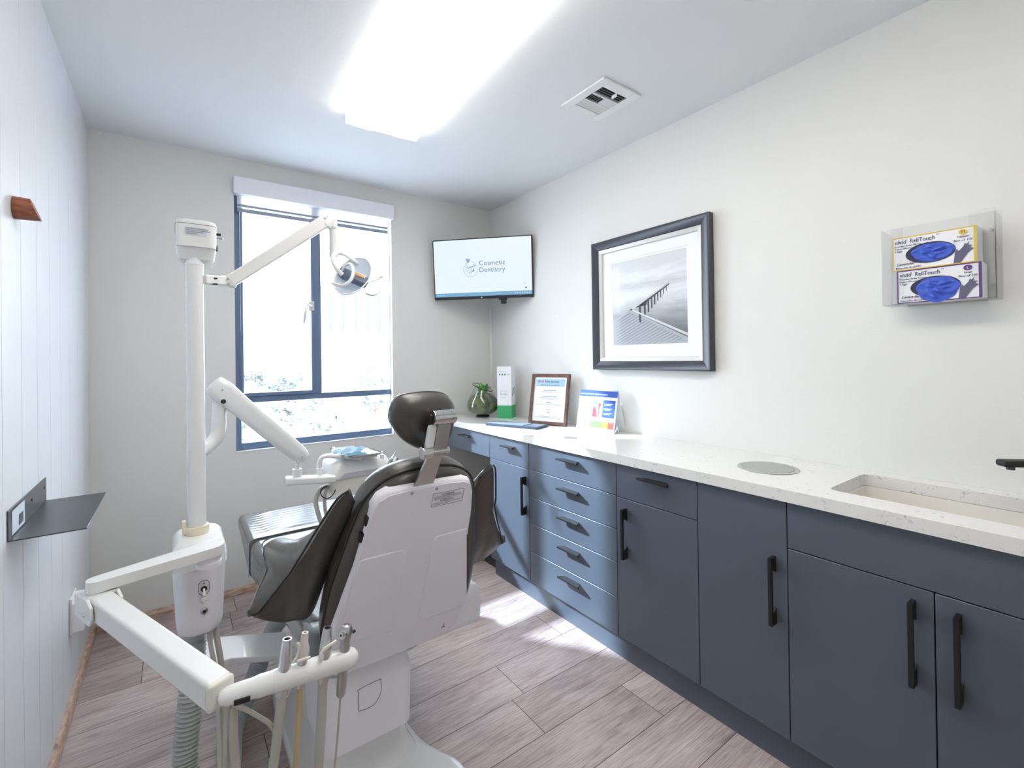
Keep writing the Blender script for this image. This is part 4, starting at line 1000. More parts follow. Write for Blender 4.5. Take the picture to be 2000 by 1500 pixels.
# pillow outline traced in its own plane behind the bar
hc = bk(.0, .77, -.03); hn = (cn*.96+V((0, 0, .10))).normalized()
hpx = [(768, 835), (771, 815), (780, 797), (797, 787), (825, 782), (855, 780), (880, 783), (895, 795), (898, 815), (895, 838), (888, 862), (870, 880), (842, 891), (813, 884), (788, 869), (774, 850)]
hpt = catmull([atp(x_, y_, hc, hn) for x_, y_ in hpx], 3, True); hcc = sum(hpt, V())/len(hpt); hpt = [hcc+(p-hcc)*.975 for p in hpt]
hr = []
for k_ in range(13):
    a = -90+180*k_/12; s_ = max(math.cos(R(a)), .02)**.55; dz = .052*math.sin(R(a)); dz = dz if dz > 0 else dz*.72
    hr.append([hcc+(p-hcc)*s_+hn*(dz+.030) for p in hpt])
bm = NB(); loft(bm, hr); pil = link('head_pillow', bm, m_leather, chair, angle=80)
bm = NB(); tube(bm, [hcc+(p-hcc)*.985+hn*(.046) for p in hpt], .0012, 6, closed=True); link('seam', bm, m_leather_lit, pil)
bm = NB(); box(bm, (-.028, -.045, -.006), (.028, .045, .006), .003, M=frame_M(P2+V((-.006, .018, -.03)), (1, 0, 0), cup, -cn)); link('pillow_plate', bm, m_dark, chair)
# wings
XC = .5485
rear = [at(*p) for p in ((489, 1200, 1.352), (503, 1198, 1.345), (520, 1178, 1.33), (537, 1157, 1.31), (552, 1137, 1.297), (568, 1117, 1.28), (580, 1097, 1.268), (592, 1078, 1.255), (603, 1060, 1.235), (628, 1020, 1.20), (659, 975, 1.16), (680, 960, 1.14))]
frnt = [at(*p) for p in ((484, 1196, 1.357), (494, 1174, 1.385), (506, 1145, 1.42), (521, 1112, 1.47), (515, 1092, 1.51), (511, 1069, 1.57), (519, 1055, 1.60), (545, 1048, 1.625), (568, 1057, 1.60))]+[V((.335, 1.44, .775)), V((.352, 1.30, .87)), V((.356, 1.17, .965))]
rlow = [at(*p) for p in ((489, 1204, 1.357), (500, 1208, 1.36), (515, 1215, 1.365), (530, 1220, 1.37), (545, 1224, 1.375), (556, 1226, 1.38), (575, 1224, 1.385), (594, 1224, 1.385), (614, 1205, 1.375), (641, 1130, 1.315), (669, 1050, 1.25), (694, 980, 1.18))]
flow = [p+V((.012*min(i/3, 1), 0, -.012-.075*min(i/4, 1))) for i, p in enumerate(frnt)]
flow[-1] = frnt[-1]+V((.004, 0, -.02)); flow[-2] = frnt[-2]+V((.01, 0, -.06))
rear = catmull(rear, 3); frnt = catmull(frnt, 3); rlow = catmull(rlow, 3); flow = catmull(flow, 3)
for sgn in (1, -1):
    def mir(p): return p if sgn > 0 else V((2*XC-p.x, p.y, p.z))
    bm = NB(); rings = []
    for a_, b_, c_, d_ in zip(rear, frnt, flow, rlow):
        a_, b_, c_, d_ = map(mir, (a_, b_, c_, d_)); m1 = (a_+b_)/2+V((0, 0, .010)); m2 = (a_+d_)/2+V((0, -.010, 0)); m3 = (b_+c_)/2+V((0, .012, 0))
        def e(p, q, t): return p+(q-p)*t
        rings.append([e(a_, b_, .08), e(a_, m1, .5)+V((0, 0, .004)), m1, e(b_, m1, .3)+V((0, 0, .002)), e(b_, c_, .12), m3, e(c_, b_, .12), e(c_, d_, .15), e(d_, c_, .15), e(d_, a_, .1), m2, e(a_, d_, .06)])
    loft(bm, rings); wing = link('wing', bm, m_leather, chair, angle=55)
    bm = NB(); tube(bm, [mir(p)+V((0, -.001, .001)) for p in rear], .0028, 8); link('piping', bm, m_pipe, wing)
    if sgn < 0: continue
    bm = NB(); tube(bm, [mir(p) for p in frnt[:20]], .0026, 8); link('piping', bm, m_leather_lit, wing)
# seat and legrest
bm = NB()
def padring(y_, x0_, x1_, z0_, z1_, r=.03): return [V((x_, y_, z_)) for x_, z_ in rrect(x1_-x0_, z1_-z0_, r, 4, (x0_+x1_)/2, (z0_+z1_)/2)]
loft(bm, [padring(1.42, .33, .77, .46, .52), padring(1.45, .30, .80, .43, .545, .04), padring(1.80, .27, .81, .42, .555, .04), padring(2.15, .245, .825, .40, .56, .04), padring(2.185, .25, .82, .41, .555, .03)]); link('seat_cushion', bm, m_leather_lit, chair, angle=50)
bm = NB(); rings = []
ys = [2.19+.41*i/48 for i in range(49)]
for i, y_ in enumerate(ys):
    rib = .0085*abs(math.sin(math.pi*(y_-2.23)/.034)) if 2.23 < y_ < 2.535 else 0
    dz = 0 if y_ < 2.56 else -(y_-2.56)**2*14
    dsd = 0 if i < 46 else -.006*(i-45)
    w0, w1 = .243, .827; zb_2 = .405+.09*(y_-2.19)/.41; zt_ = .562+dz; r_ = .022
    base = rrect(w1-w0+2*dsd, zt_-zb_2, r_, 4, (w0+w1)/2, (zt_+zb_2)/2)
    ring = []
    for x_, z_ in base: ring.append(V((x_, y_, z_)))
    # insert rib points on the top face between the two top corners
    topL = [p for p in ring if p.z > zt_-1e-5]
    xs_ = [w0+.07+(w1-w0-.14)*t/8 for t in range(9)]
    idx = 5
    ins = [V((x_, y_, zt_+rib*(1 if 0 < t < 8 else .0))) for t, x_ in reversed(list(enumerate(xs_)))]
    ring = ring[:idx]+ins+ring[idx:]
    rings.append(ring)
loft(bm, rings); lgc = link('leg_cushion', bm, m_leather_lit, chair, angle=60)
bm = NB(); tube(bm, [(.2425, 2.192, .41), (.2425, 2.192, .540), (.247, 2.190, .556), (.262, 2.189, .5625), (.4, 2.189, .5635), (.66, 2.189, .5635), (.81, 2.189, .5625)], .0016, 8); link('piping', bm, mat('light grey piping', (176, 178, 182), .5), lgc)
# white body under the seat
bm = NB(); loft(bm, [[V(p) for p in ((x_, y_, z_) for x_, y_ in rrect(w_, d_, r_, 5, .545, yc_))] for w_, d_, r_, yc_, z_ in ((.30, .50, .06, 1.72, .325), (.46, .58, .07, 1.74, .36), (.50, .60, .07, 1.76, .425), (.44, .56, .06, 1.76, .435))]); link('seat_frame', bm, m_white, chair, angle=50)
bm = NB()
for s_ in (-1, 1):
    pass
box(bm, (.70, 1.40, .36), (.885, 1.52, .50), .035, 4); rb1 = link('arm_bracket', bm, m_white2, chair)
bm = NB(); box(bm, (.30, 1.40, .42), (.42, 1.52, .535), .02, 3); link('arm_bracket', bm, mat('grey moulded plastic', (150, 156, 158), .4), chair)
# hinge cover below the back
bm = NB(); loft(bm, [[V((x_, y_, z_)) for x_, y_ in rrect(w_, d_, .03, 5, xc_, yc_)] for w_, d_, xc_, yc_, z_ in ((.255, .24, .462, 1.485, .175), (.262, .25, .462, 1.485, .18), (.268, .26, .462, 1.485, .34), (.25, .24, .462, 1.485, .40))]); hcv = link('hinge_cover', bm, m_white2, chair, angle=50)
P = at(722, 1358, 1.354)
bm = NB(); pts = catmull([frame_M(P, (1, 0, 0), (0, 0, 1), (0, -1, 0)) @ V((x_, y_, 0)) for x_, y_ in ((-.033, .022), (-.03, .03), (.03, .034), (.034, .028), (.034, -.005), (.012, -.033), (-.026, -.033), (-.033, -.025))], 3, True)
tube(bm, pts, .0008, 5, closed=True); link('access_hatch', bm, m_grayink, hcv)
# lift column and floor base
bm = NB(); loft(bm, [[V((x_, y_, z_)) for x_, y_ in rrect(w_, d_, r_, 5, xc_, yc_)] for w_, d_, r_, xc_, yc_, z_ in ((.34, .52, .05, .47, 1.66, .03), (.30, .46, .05, .47, 1.66, .07), (.235, .38, .04, .475, 1.64, .20), (.235, .38, .04, .50, 1.66, .34))]); link('lift_column', bm, m_white, chair, angle=50)
bm = NB(); 
foot = [(.712, 1.20), (.728, 1.29), (.700, 1.36), (.668, 1.44), (.658, 1.55), (.660, 1.66), (.66, 2.0), (.63, 2.12), (.48, 2.16), (.33, 2.12), (.295, 2.0), (.29, 1.75), (.287, 1.6), (.26, 1.40), (.23, 1.28), (.25, 1.16), (.32, 1.12), (.64, 1.12)]
fo = catmull([V((x_, y_, 0)) for x_, y_ in foot], 4, True)
def fr(z_, s_): c_ = V((.48, 1.6, 0)); return [V((c_.x+(p.x-c_.x)*s_, c_.y+(p.y-c_.y)*s_, z_)) for p in fo]
loft(bm, [fr(0, 1), fr(.014, 1.0), fr(.022, .985), fr(.026, .955), fr(.030, .80)]); link('floor_base', bm, m_white, chair, angle=50)

# ------------------------------------------------------------------ support column and utility box
PX, PY = .0535, 1.75
col = thing('equipment_post', (PX, PY, 0), 'white vertical equipment column with a head box and a utility box, left of the chair', 'equipment column')
bm = NB(); lathe(bm, [(.0255, .60), (.0235, 1.602)], T(PX, PY, 0), 36); link('post', bm, m_white, col)
bm = NB(); lathe(bm, [(.0245, 1.602), (.0245, 1.608), (.022, 1.610), (.022, 1.65)], T(PX, PY, 0), 36); link('post_cap', bm, m_white2, col)
bm = NB()
hz = [(.070, .10, 1.612), (.094, .150, 1.618), (.103, .169, 1.6535), (.104, .17, 1.6535), (.106, .172, 1.725), (.102, .168, 1.734), (.09, .155, 1.738)]
loft(bm, [[V((x_, y_, z_)) for x_, y_ in rrect(w_, d_, .02, 5, PX+.005, PY+.055 if z_ < 1.652 else PY+.05)] for w_, d_, z_ in hz[:3]])
loft(bm, [[V((x_, y_, z_)) for x_, y_ in rrect(w_, d_, .02, 5, PX+.005, PY+.045)] for w_, d_, z_ in hz[3:]]); hb_ = link('head_box', bm, m_white, col, angle=45)
yf = PY+.045-.086
bm = NB(); tube(bm, [V((x_, y_, 1.722)) for x_, y_ in rrect(.1065, .1725, .02, 5, PX+.005, PY+.045)], .0007, 5, closed=True); link('lid_line', bm, m_grayink, hb_)
LB = frame_M((PX-.022, yf-.0006, 1.690), (1, 0, 0), (0, 0, 1), (0, -1, 0))
bm = NB(); quad(bm, *[LB @ V(p) for p in ((-.003, -.003, 0), (.053, -.003, 0), (.053, .021, 0), (-.003, .021, 0))]); lb_ = link('notice_label', bm, mat('pale label', (212, 216, 224), .5), hb_, smooth=False)
bm = NB()
for i, s_ in enumerate(('REPLACEMENT MODULES. USE', 'ONLY WITH UNITS MARKED FOR', 'THIS TYPE. SEE SERVICE', 'INSTRUCTIONS')): text(bm, s_, LB @ T(0, .0155-.0052*i, .0003), .0042)
link('lettering', bm, m_grayink, lb_, smooth=False)
bm = NB(); cyl(bm, (PX+.058, PY-.01, 1.705), (PX+.070, PY-.01, 1.705), .004); cyl(bm, (PX+.058, PY-.01, 1.660), (PX+.0605, PY-.01, 1.660), .010); link('knob', bm, m_black, hb_)
bm = NB(); tube(bm, [(PX+.057, PY-.02, 1.692), (PX+.075, PY-.024, 1.689)], [.0015, .003], 8); link('toggle', bm, m_steel, hb_)
# beige collar
bm = NB(); cyl(bm, (PX, PY, .768), (PX, PY, .792), .0325, 36, .002); box(bm, (PX-.038, PY-.012, .772), (PX-.028, PY+.010, .812), .003); link('collar', bm, m_beige, col)
# utility box
bm = NB(); UB = [(.090, .18, .494, 0), (.110, .20, .503, 0), (.118, .21, .530, 0), (.132, .226, .695, 0)]
loft(bm, [[V((x_, y_+.0, z_)) for x_, y_ in rrect(w_, d_, .04, 6, PX+.003, PY-.006)] for w_, d_, z_, _ in UB])
link('utility_box', bm, m_white2, col, angle=50)
bm = NB(); loft(bm, [[V((x_, y_, z_)) for x_, y_ in rrect(w_, d_, .045, 6, PX+.003, PY-.006)] for w_, d_, z_ in ((.138, .232, .695), (.137, .232, .735), (.130, .226, .752), (.112, .208, .764), (.092, .188, .768))]); link('box_lid', bm, m_white, col, angle=60)
yb = PY-.006-.1108
UM = frame_M((PX+.012, yb, .0), (1, 0, 0), (0, 0, 1), (0, -1, 0))
bm = NB(); tube(bm, [UM @ V((x_, .640+y_, .002)) for x_, y_ in rrect(.026, .042, .012, 4)], .0007, 5, closed=True); link('switch_outline', bm, m_dark, col)
bm = NB(); text(bm, 'A', UM @ T(-.003, .650, .002), .009); lathe(bm, [(.008, 0), (.008, .002)], UM @ T(0, .636, .0), 20); sw = link('switch_ring', bm, m_dark, col)
bm = NB(); tube(bm, [UM @ V(p) for p in ((0, .636, .001), (0, .628, .014), (0, .622, .020))], [.003, .0032, .0045], 10); link('toggle', bm, m_cream, sw)
bm = NB(); lathe(bm, [(.0065, 0), (.0065, .003), (.005, .005)], UM @ T(0, .604, -.001), 20); link('button', bm, m_cream, col)
bm = NB(); lathe(bm, [(.009, -.002), (.009, .006), (.006, .008), (.0045, .008), (.0045, .003)], UM @ T(0, .572, -.002), 24); link('socket', bm, m_steel, col)
bm = NB(); cyl(bm, UM @ V((0, .572, .001)), UM @ V((0, .572, .0035)), .0045, 16); link('socket_hole', bm, m_black, col)
# lower leg and bracket to the chair
bm = NB(); box(bm, (PX-.040, 1.865, .285), (PX-.004, 1.99, .60), .008, 2); link('lower_leg', bm, m_white, col)
bm = NB(); prism(bm, [(PX-.035, 1.86), (.15, 1.86), (.30, 1.77), (.32, 1.79), (.33, 1.92), (.13, 2.03), (PX-.035, 2.02)], T(0, 0, .262), .022, .003); link('bracket_plate', bm, m_white, col)

# ------------------------------------------------------------------ dental light
dl = thing('dental_light', (PX+.06, PY, 1.50), 'white jointed dental light with a clear double reflector in front of the window', 'dental light')
LY = 1.80
bm = NB()
def slab(bm, p0, p1, h0, h1, w, bev=.004):     # bar from p0 to p1, height h, width w (across)
    p0, p1 = V(p0), V(p1); d = (p1-p0).normalized(); side = d.cross(V((0, 0, 1))).normalized(); upd = side.cross(d)
    t = bmesh.new(); vs = []
    for p, h in ((p0, h0), (p1, h1)):
        vs.append([t.verts.new(p+side*sx*w/2+upd*sz*h/2) for sx, sz in ((1, 1), (-1, 1), (-1, -1), (1, -1))])
    for j in range(4): t.faces.new((vs[0][j], vs[0][(j+1) % 4], vs[1][(j+1) % 4], vs[1][j]))
    t.faces.new(vs[0]); t.faces.new(list(reversed(vs[1])))
    bmesh.ops.recalc_face_normals(t, faces=t.faces)
    if bev: bmesh.ops.bevel(t, geom=list(t.edges), offset=bev, segments=3, affect='EDGES', profile=.5)
    merge(bm, t)
cyl(bm, (PX, PY, 1.53), (PX, PY, 1.565), .0242, 32, .0003)
slab(bm, V((PX+.02, PY, 0))+V((0, 0, at(402, 546, PY).z)), at(436, 549, LY), .028, .030, .034); slab(bm, at(428, 548, LY), at(462, 552, LY), .034, .034, .03)
kn = link('knuckle', bm, m_white, dl)
bm = NB()
c0 = at(418, 549, LY-.045)
for dz in (.009, -.009): box(bm, c0+V((-.010, -.002, dz-.0025)), c0+V((.010, .004, dz+.0025)), .002)
link('knuckle_slot', bm, m_dark, kn)
bm = NB(); slab(bm, at(447, 551, LY), at(634, 433, LY), .040, .046, .032, .006); link('spring_arm', bm, m_white, dl)
bm = NB()
for x_, y_ in ((445, 545), (447, 554), (630, 418), (637, 436)):
    q = at(x_, y_, LY-.016); cyl(bm, q, q+V((0, -.003, 0)), .0035, 12)
link('arm_bolt', bm, m_steel, dl)
bm = NB(); e0 = at(633, 430, LY); e1_ = at(649, 440, LY); slab(bm, e0, e1_, .05, .046, .034, .008)
cyl(bm, at(650, 428, LY), at(651, 447, LY), .0155, 24, .004); cyl(bm, at(651, 448, LY), at(651, 502, LY), .0150, 24, .003)
stem = link('stem', bm, m_white, dl)
prism_pts = [at(651, 475, LY), at(672, 496, LY), at(655, 500, LY)]
bm = NB(); loft(bm, [[p+V((0, -.006, 0)) for p in prism_pts], [p+V((0, .006, 0)) for p in prism_pts]]); link('gusset', bm, m_white, stem)
# yoke
bm = NB(); tube(bm, catmull([at(660, 493, LY), at(676, 498, LY), at(692, 510, LY), at(705, 520, LY+.03)], 6), [.011]*10+[.010]*9, 12, flat=.7)
tube(bm, catmull([at(670, 493, LY), at(656, 494, LY-.02), at(650, 505, LY-.04), at(657, 524, LY-.05), at(668, 536, LY-.04)], 6), .0085, 12, flat=.7); link('yoke', bm, m_white, dl)
# head: two clear shells either side of a grey lamp module
hdir = (at(712, 556, LY-.05)-at(664, 536, LY+.0)).normalized()
hcen = at(690, 543, LY-.02)
sdir = (at(735, 520, LY)-at(668, 558, LY)).normalized(); 
nd = hdir.cross(sdir).normalized(); sdir = nd.cross(hdir).normalized()
if nd.dot(hcen-CAMP) > 0: nd = -nd
bm = NB(); 
rr_ = []
for k_ in range(9):
    t = k_/8; ring = []
    for j in range(40):
        a = 2*math.pi*j/40; rx, ry = .092*t, .058*t
        ring.append(hcen+sdir*rx*math.cos(a)+hdir*ry*math.sin(a)-nd*(.030-.045*t*t))
    rr_.append(ring)
loft(bm, rr_[1:], cap=False); bm.faces.new([bm.verts.new(p) for p in rr_[1]]); bmesh.ops.remove_doubles(bm, verts=bm.verts, dist=1e-6); link('reflector_shell', bm, m_lens, dl)
bm = NB(); tube(bm, rr_[8], .003, 8, closed=True); link('reflector_rim', bm, mat('frosted rim', (226, 233, 240), .3), dl)
bm = NB(); HM = frame_M(hcen+nd*.002, hdir, sdir, nd); box(bm, (-.055, -.018, -.016), (.056, .018, .018), .006, 3, M=HM); lm_ = link('lamp_module', bm, mat('slate lamp module', (104, 116, 134), .35), dl)
bm = NB(); box(bm, (.0, .002, .0176), (.045, .0185, .0200), .002, M=HM)
link('copper_shield', bm, mat('copper tinted metal', (206, 170, 140), .3, metal=.8), lm_)
bm = NB()
for q in range(4): box(bm, (.0555, -.013+q*.007, -.011), (.0572, -.0095+q*.007, .012), .0005, 1, M=HM)
link('vent_grille', bm, m_dark, lm_)
for pts in ([(666, 540, .0), (672, 522, -.02), (684, 516, -.045), (690, 530, -.07), (684, 548, -.08), (668, 558, -.07), (648, 553, -.05)], [(722, 551, .0), (738, 544, .0), (748, 540, -.01), (750, 552, -.03), (742, 568, -.05), (728, 576, -.06), (713, 572, -.06)]):
    bm = NB(); pp = catmull([at(a_, b_, LY+c_) for a_, b_, c_ in pts], 6); tube(bm, pp, [.0065]*(len(pp)-2)+[.006, .004], 12, flat=.75); link('handle_loop', bm, m_white, dl)

# ------------------------------------------------------------------ delivery unit
du = thing('delivery_unit', (.6, 2.05, .80), 'white instrument delivery unit on a long sloping arm behind the chair back', 'delivery unit')
DY = 2.0
bm = NB(); pA_, pB_ = at(427, 758, DY), at(588, 890, DY)
def arm_ring(c, d, h, w, r=.022):
    side = V((0, 1, 0)); upd = side.cross(d).normalized()
    return [c+side*x_+upd*y_ for x_, y_ in rrect(w, h, min(r, h*.45, w*.45), 5)]
d_ = (pB_-pA_).normalized(); L = (pB_-pA_).length
loft(bm, [arm_ring(pA_-d_*.030, d_, .045, .05), arm_ring(pA_-d_*.022, d_, .068, .068), arm_ring(pA_+d_*.02, d_, .082, .075), arm_ring(pA_+d_*.10, d_, .074, .072), arm_ring(pA_+d_*(L-.08), d_, .070, .066), arm_ring(pA_+d_*(L-.01), d_, .064, .062), arm_ring(pA_+d_*(L+.015), d_, .05, .055), arm_ring(pA_+d_*(L+.022), d_, .03, .04)])
link('spring_arm', bm, m_white, du, angle=50)
bm = NB()
for x_, y_ in ((434, 762), (590, 893)):
    q = at(x_, y_, DY-.037); cyl(bm, q, q+V((0, -.002, 0)), .0030, 10)
link('arm_bolt', bm, m_alu, du)
bm = NB(); q = at(436, 784, DY-.03); cyl(bm, q, q+V((0, -.008, 0)), .0085, 14)
link('locking_knob', bm, m_dark, du)
bm = NB(); j1 = at(424, 772, DY); cyl(bm, at(425, 770, DY), at(426, 790, DY), .013, 20); tube(bm, catmull([at(427, 786, DY), at(427, 812, DY), at(424, 850, DY), at(405, 872, DY-.02), at(382, 890, DY-.10), V((PX, PY+.03, .93))], 8), [.0235]*9+[.0245]*32, 20); link('elbow_tube', bm, m_white, du)
bm = NB(); cyl(bm, (PX, PY, .905), (PX, PY, .955), .0252, 32, .0005); link('post_clamp', bm, m_white, du)
bm = NB(); q = at(580, 918, DY); cyl(bm, q, at(580, 902, DY), .010); cyl(bm, at(580, 932, DY), at(580, 915, DY), .018, 24, .004); link('pivot', bm, m_white, du)
bm = NB(); b0_, b1_ = at(566, 938, DY), at(655, 934, DY-.02); slab(bm, b0_-V((.018, 0, 0)), b1_, .030, .030, .05, .008); link('cross_bar', bm, m_white, du)
# control head
hx0, hx1 = at(641, 940, DY).x, at(641, 940, DY).x+.275
zt0 = at(650, 905, DY).z; zb0 = at(650, 965, DY).z
def hring(z_, i, dy=0): return [V((x_, y_, z_)) for x_, y_ in rrect(hx1-hx0-2*i, .26-2*i, .035, 5, (hx0+hx1)/2, DY+.11+dy)]
zm = at(650, 937, DY).z
bm = NB(); loft(bm, [hring(zm+.001, 0), hring(zm+.028, .0), hring(zt0-.010, .012), hring(zt0+.002, .024), hring(zt0+.006, .045)]); hd = link('control_head', bm, m_white, du, angle=50)
bm = NB(); loft(bm, [hring(zb0, .01), hring(zm, .006)]); link('head_lower', bm, m_cream, du, angle=50)
bm = NB(); pr_1 = [(-.11, 0), (.11, 0), (.085, .020), (-.085, .020)]; prism(bm, pr_1, frame_M(((hx0+hx1)/2+.01, DY-.0205, zm+.004), (1, 0, 0), (0, 0, 1), (0, -1, 0)), .0015, .0005); link('front_recess', bm, mat('shaded plastic', (205, 202, 212), .4), hd)
# tray holder
bm = NB(); s0_ = at(625, 930, DY); q_ = [at(625, 930, DY), at(625, 905, DY), at(628, 895, DY), at(640, 891, DY), at(680, 893, DY), at(705, 896, DY)]
tube(bm, catmull(q_, 5), .0085, 12); cyl(bm, at(625, 930, DY), at(625, 914, DY), .0125, 20, .003); link('tray_arm', bm, m_white, du)
bm = NB(); tube(bm, catmull([at(746, 888, DY), at(745, 905, DY), at(738, 915, DY)], 6), .0085, 12); link('tray_strut', bm, m_white, du)
# tray: four corners traced on its plane
tz = at(700, 884, DY).z
tc_ = [atz(640, 876, tz), atz(676, 893, tz), atz(752, 885, tz), atz(706, 871, tz)]
tr = thing('instrument_tray', sum(tc_, V())/4, 'stainless tray on the delivery unit holding a folded blue mask', 'tray')
cen = sum(tc_, V())/4
def rquad(cs, r, z_, s_=1):
    out = []
    n_ = len(cs)
    for i in range(n_):
        p = cen+(cs[i]-cen)*s_; a_ = cen+(cs[i-1]-cen)*s_; c_ = cen+(cs[(i+1) % n_]-cen)*s_
        u1, u2 = (a_-p).normalized(), (c_-p).normalized()
        for k_ in range(5):
            t = k_/4; q = (p+u1*r)*(1-t)**2+p*2*t*(1-t)+(p+u2*r)*t*t; out.append(V((q.x, q.y, z_)))
    return out
bm = NB(); loft(bm, [rquad(tc_, .03, tz-.008, .90), rquad(tc_, .03, tz-.006, .95), rquad(tc_, .03, tz+.003, 1), rquad(tc_, .03, tz+.0045, 1), rquad(tc_, .03, tz-.003, .95), rquad(tc_, .03, tz-.005, .90)]); link('tray_dish', bm, m_chrome, tr, angle=40)
bm = NB(); loft(bm, [rquad(tc_, .02, tz-.016, .80), rquad(tc_, .02, tz-.0085, .82)]); link('tray_pad', bm, m_white, tr)
# folded mask
bm = NB(); mc_ = V((cen.x-.02, cen.y+.0, tz-.0035)); mx_ = V((.87, .45, 0)).normalized(); my_ = V((-.45, .87, 0)).normalized()
g_ = []
for i in range(19):
    row = []
    for j in range(13):
        u_, v_ = i/18-.5, j/12-.5
        row.append(bm.verts.new(mc_+mx_*u_*.15+my_*v_*.10*(1-.2*abs(u_))+V((0, 0, .006+.010*abs(math.sin(v_*9+u_*3))*(1-abs(u_))+.004*math.sin(u_*17+v_*8)))))
    g_.append(row)
for i in range(18):
    for j in range(12): bm.faces.new((g_[i][j], g_[i+1][j], g_[i+1][j+1], g_[i][j+1]))
bmesh.ops.solidify(bm, geom=list(bm.faces), thickness=.002)
top('face_mask', bm, mat('pale blue mask cloth', (196, 224, 238), .7), 'crumpled pale blue face mask lying on the steel tray', 'face mask', angle=80)
# handpieces at the far side of the head
for i, (a_, b_, r_) in enumerate(((754, 917, .0085), (763, 917, .010))):
    p = at(a_, b_, DY-.03); d2 = (at(a_+13, b_-24, DY-.03)-p); p = p-d2*.3
    bm = NB(); L = d2.length*(1.5 if i == 0 else 1.25); lathe(bm, [(r_*.7, 0), (r_, .01), (r_, L*.75), (r_*.75, L*.8), (r_*.3 if i == 0 else r_*.8, L), (r_*.25 if i == 0 else r_*.6, L*1.18 if i == 0 else L*1.02)], axis_M(p, d2), 16)
    top('handpiece', bm, m_alu, ('slim pointed steel handpiece at the right end of the delivery unit', 'thicker blunt steel handpiece at the right end of the delivery unit')[i], 'handpiece', 'handpieces on the delivery unit')
# tubing under the head
bm = NB(); pc2 = [at(642, 951, DY+.02), at(630, 953, DY+.02), at(620, 966, DY+.01), at(618, 990, DY), at(640, 1060, DY)]
tube(bm, catmull(pc2, 6), .009, 12); o = link('supply_tube', bm, m_tubeg, du)
bm = NB(); tube(bm, catmull([at(638, 955, DY), at(634, 970, DY), at(636, 1000, DY), at(650, 1060, DY)], 6), .007, 12); link('supply_tube', bm, m_tubeg, du)
bm = NB(); tube(bm, catmull([at(640, 949, DY-.02), at(628, 956, DY-.02), at(628, 968, DY-.02), at(640, 974, DY-.02), at(652, 964, DY-.02), at(655, 955, DY+.0)], 6), .0022, 8); link('thin_cable', bm, m_dark, du)

# ------------------------------------------------------------------ assistant arm and instruments
aa = thing('assistant_arm', (PX, PY-.1, .78), 'white folding assistant arm ending in a horizontal tube-shaped instrument holder', 'assistant arm')
pl0 = atz(408, 1064, .790); pl1 = atz(190, 1130, .790)
d_ = (pl1-pl0).normalized(); sd = V((-d_.y, d_.x, 0)); L = (pl1-pl0).length
bm = NB(); outl = []
for k_ in range(9): a = R(90+180*k_/8+180); outl.append((.0+.036*math.cos(a)*1.0*-1 if False else -.036*math.cos(R(-90+180*k_/8)), .036*math.sin(R(-90+180*k_/8))))
outl = [(-.036*math.cos(R(a)), .036*math.sin(R(a))) for a in range(90, -91, -20)]+[(L+.022*math.cos(R(a)), .022*math.sin(R(a))) for a in range(-90, 91, 20)]
prism(bm, outl, frame_M(pl0+V((0, 0, -.027)), d_, sd, (0, 0, 1)), .027, .002); link('upper_arm', bm, m_white, aa)
bm = NB(); cyl(bm, pl0+V((0, 0, -.045)), pl0+V((0, 0, -.027)), .028, 32); cyl(bm, pl0+V((0, 0, -.058)), pl0+V((0, 0, -.045)), .030, 32); link('swivel', bm, m_white2, aa)
# knuckle and lower arm
a0 = V((pl1.x, pl1.y, .735)); a1 = at(428, 1352, 1.0)
dd = (a1-a0).normalized(); ss = dd.cross(V((0, 0, 1))).normalized(); uu = ss.cross(dd)
bm = NB(); KMx = frame_M(a0+V((0, 0, -.002)), V((dd.x, dd.y, 0)), V((-dd.y, dd.x, 0)), (0, 0, 1))
for s_ in (-1, 1): prism(bm, [(-.035, -.024), (.045, -.030), (.055, -.012), (.050, .012), (.03, .027), (-.035, .027)], frame_M(KMx @ V((0, s_*.0285-.0035, 0)), KMx.to_3x3() @ V((1, 0, 0)), (0, 0, 1), (KMx.to_3x3() @ V((0, 1, 0)))*-1) @ T(0, 0, -.0075), .007, .002)
box(bm, (-.038, -.030, -.024), (-.028, .030, .027), .003, M=KMx); box(bm, (-.036, -.030, .018), (.026, .030, .0265), .002, M=KMx); cyl(bm, a0+V((0, 0, .020)), a0+V((0, 0, .030)), .02)
kk_ = link('knuckle', bm, m_white, aa)
bm = NB()
for s_ in (-1, 1): cyl(bm, KMx @ V((.034, s_*.036, -.004)), KMx @ V((.034, s_*.038, -.004)), .005, 14)
link('pivot_bolt', bm, m_steel, kk_)
bm = NB(); t_ = bmesh.new()
slab(bm, a0+dd*.018, a1, .050, .052, .046, .008); link('lower_arm', bm, m_white, aa)
bm = NB(); box(bm, (-.0232, -.0262, -.004), (.0232, .0262, .010), .007, 3, M=frame_M(a1, ss, uu, dd)); ec = link('arm_end_cap', bm, m_cream, aa)
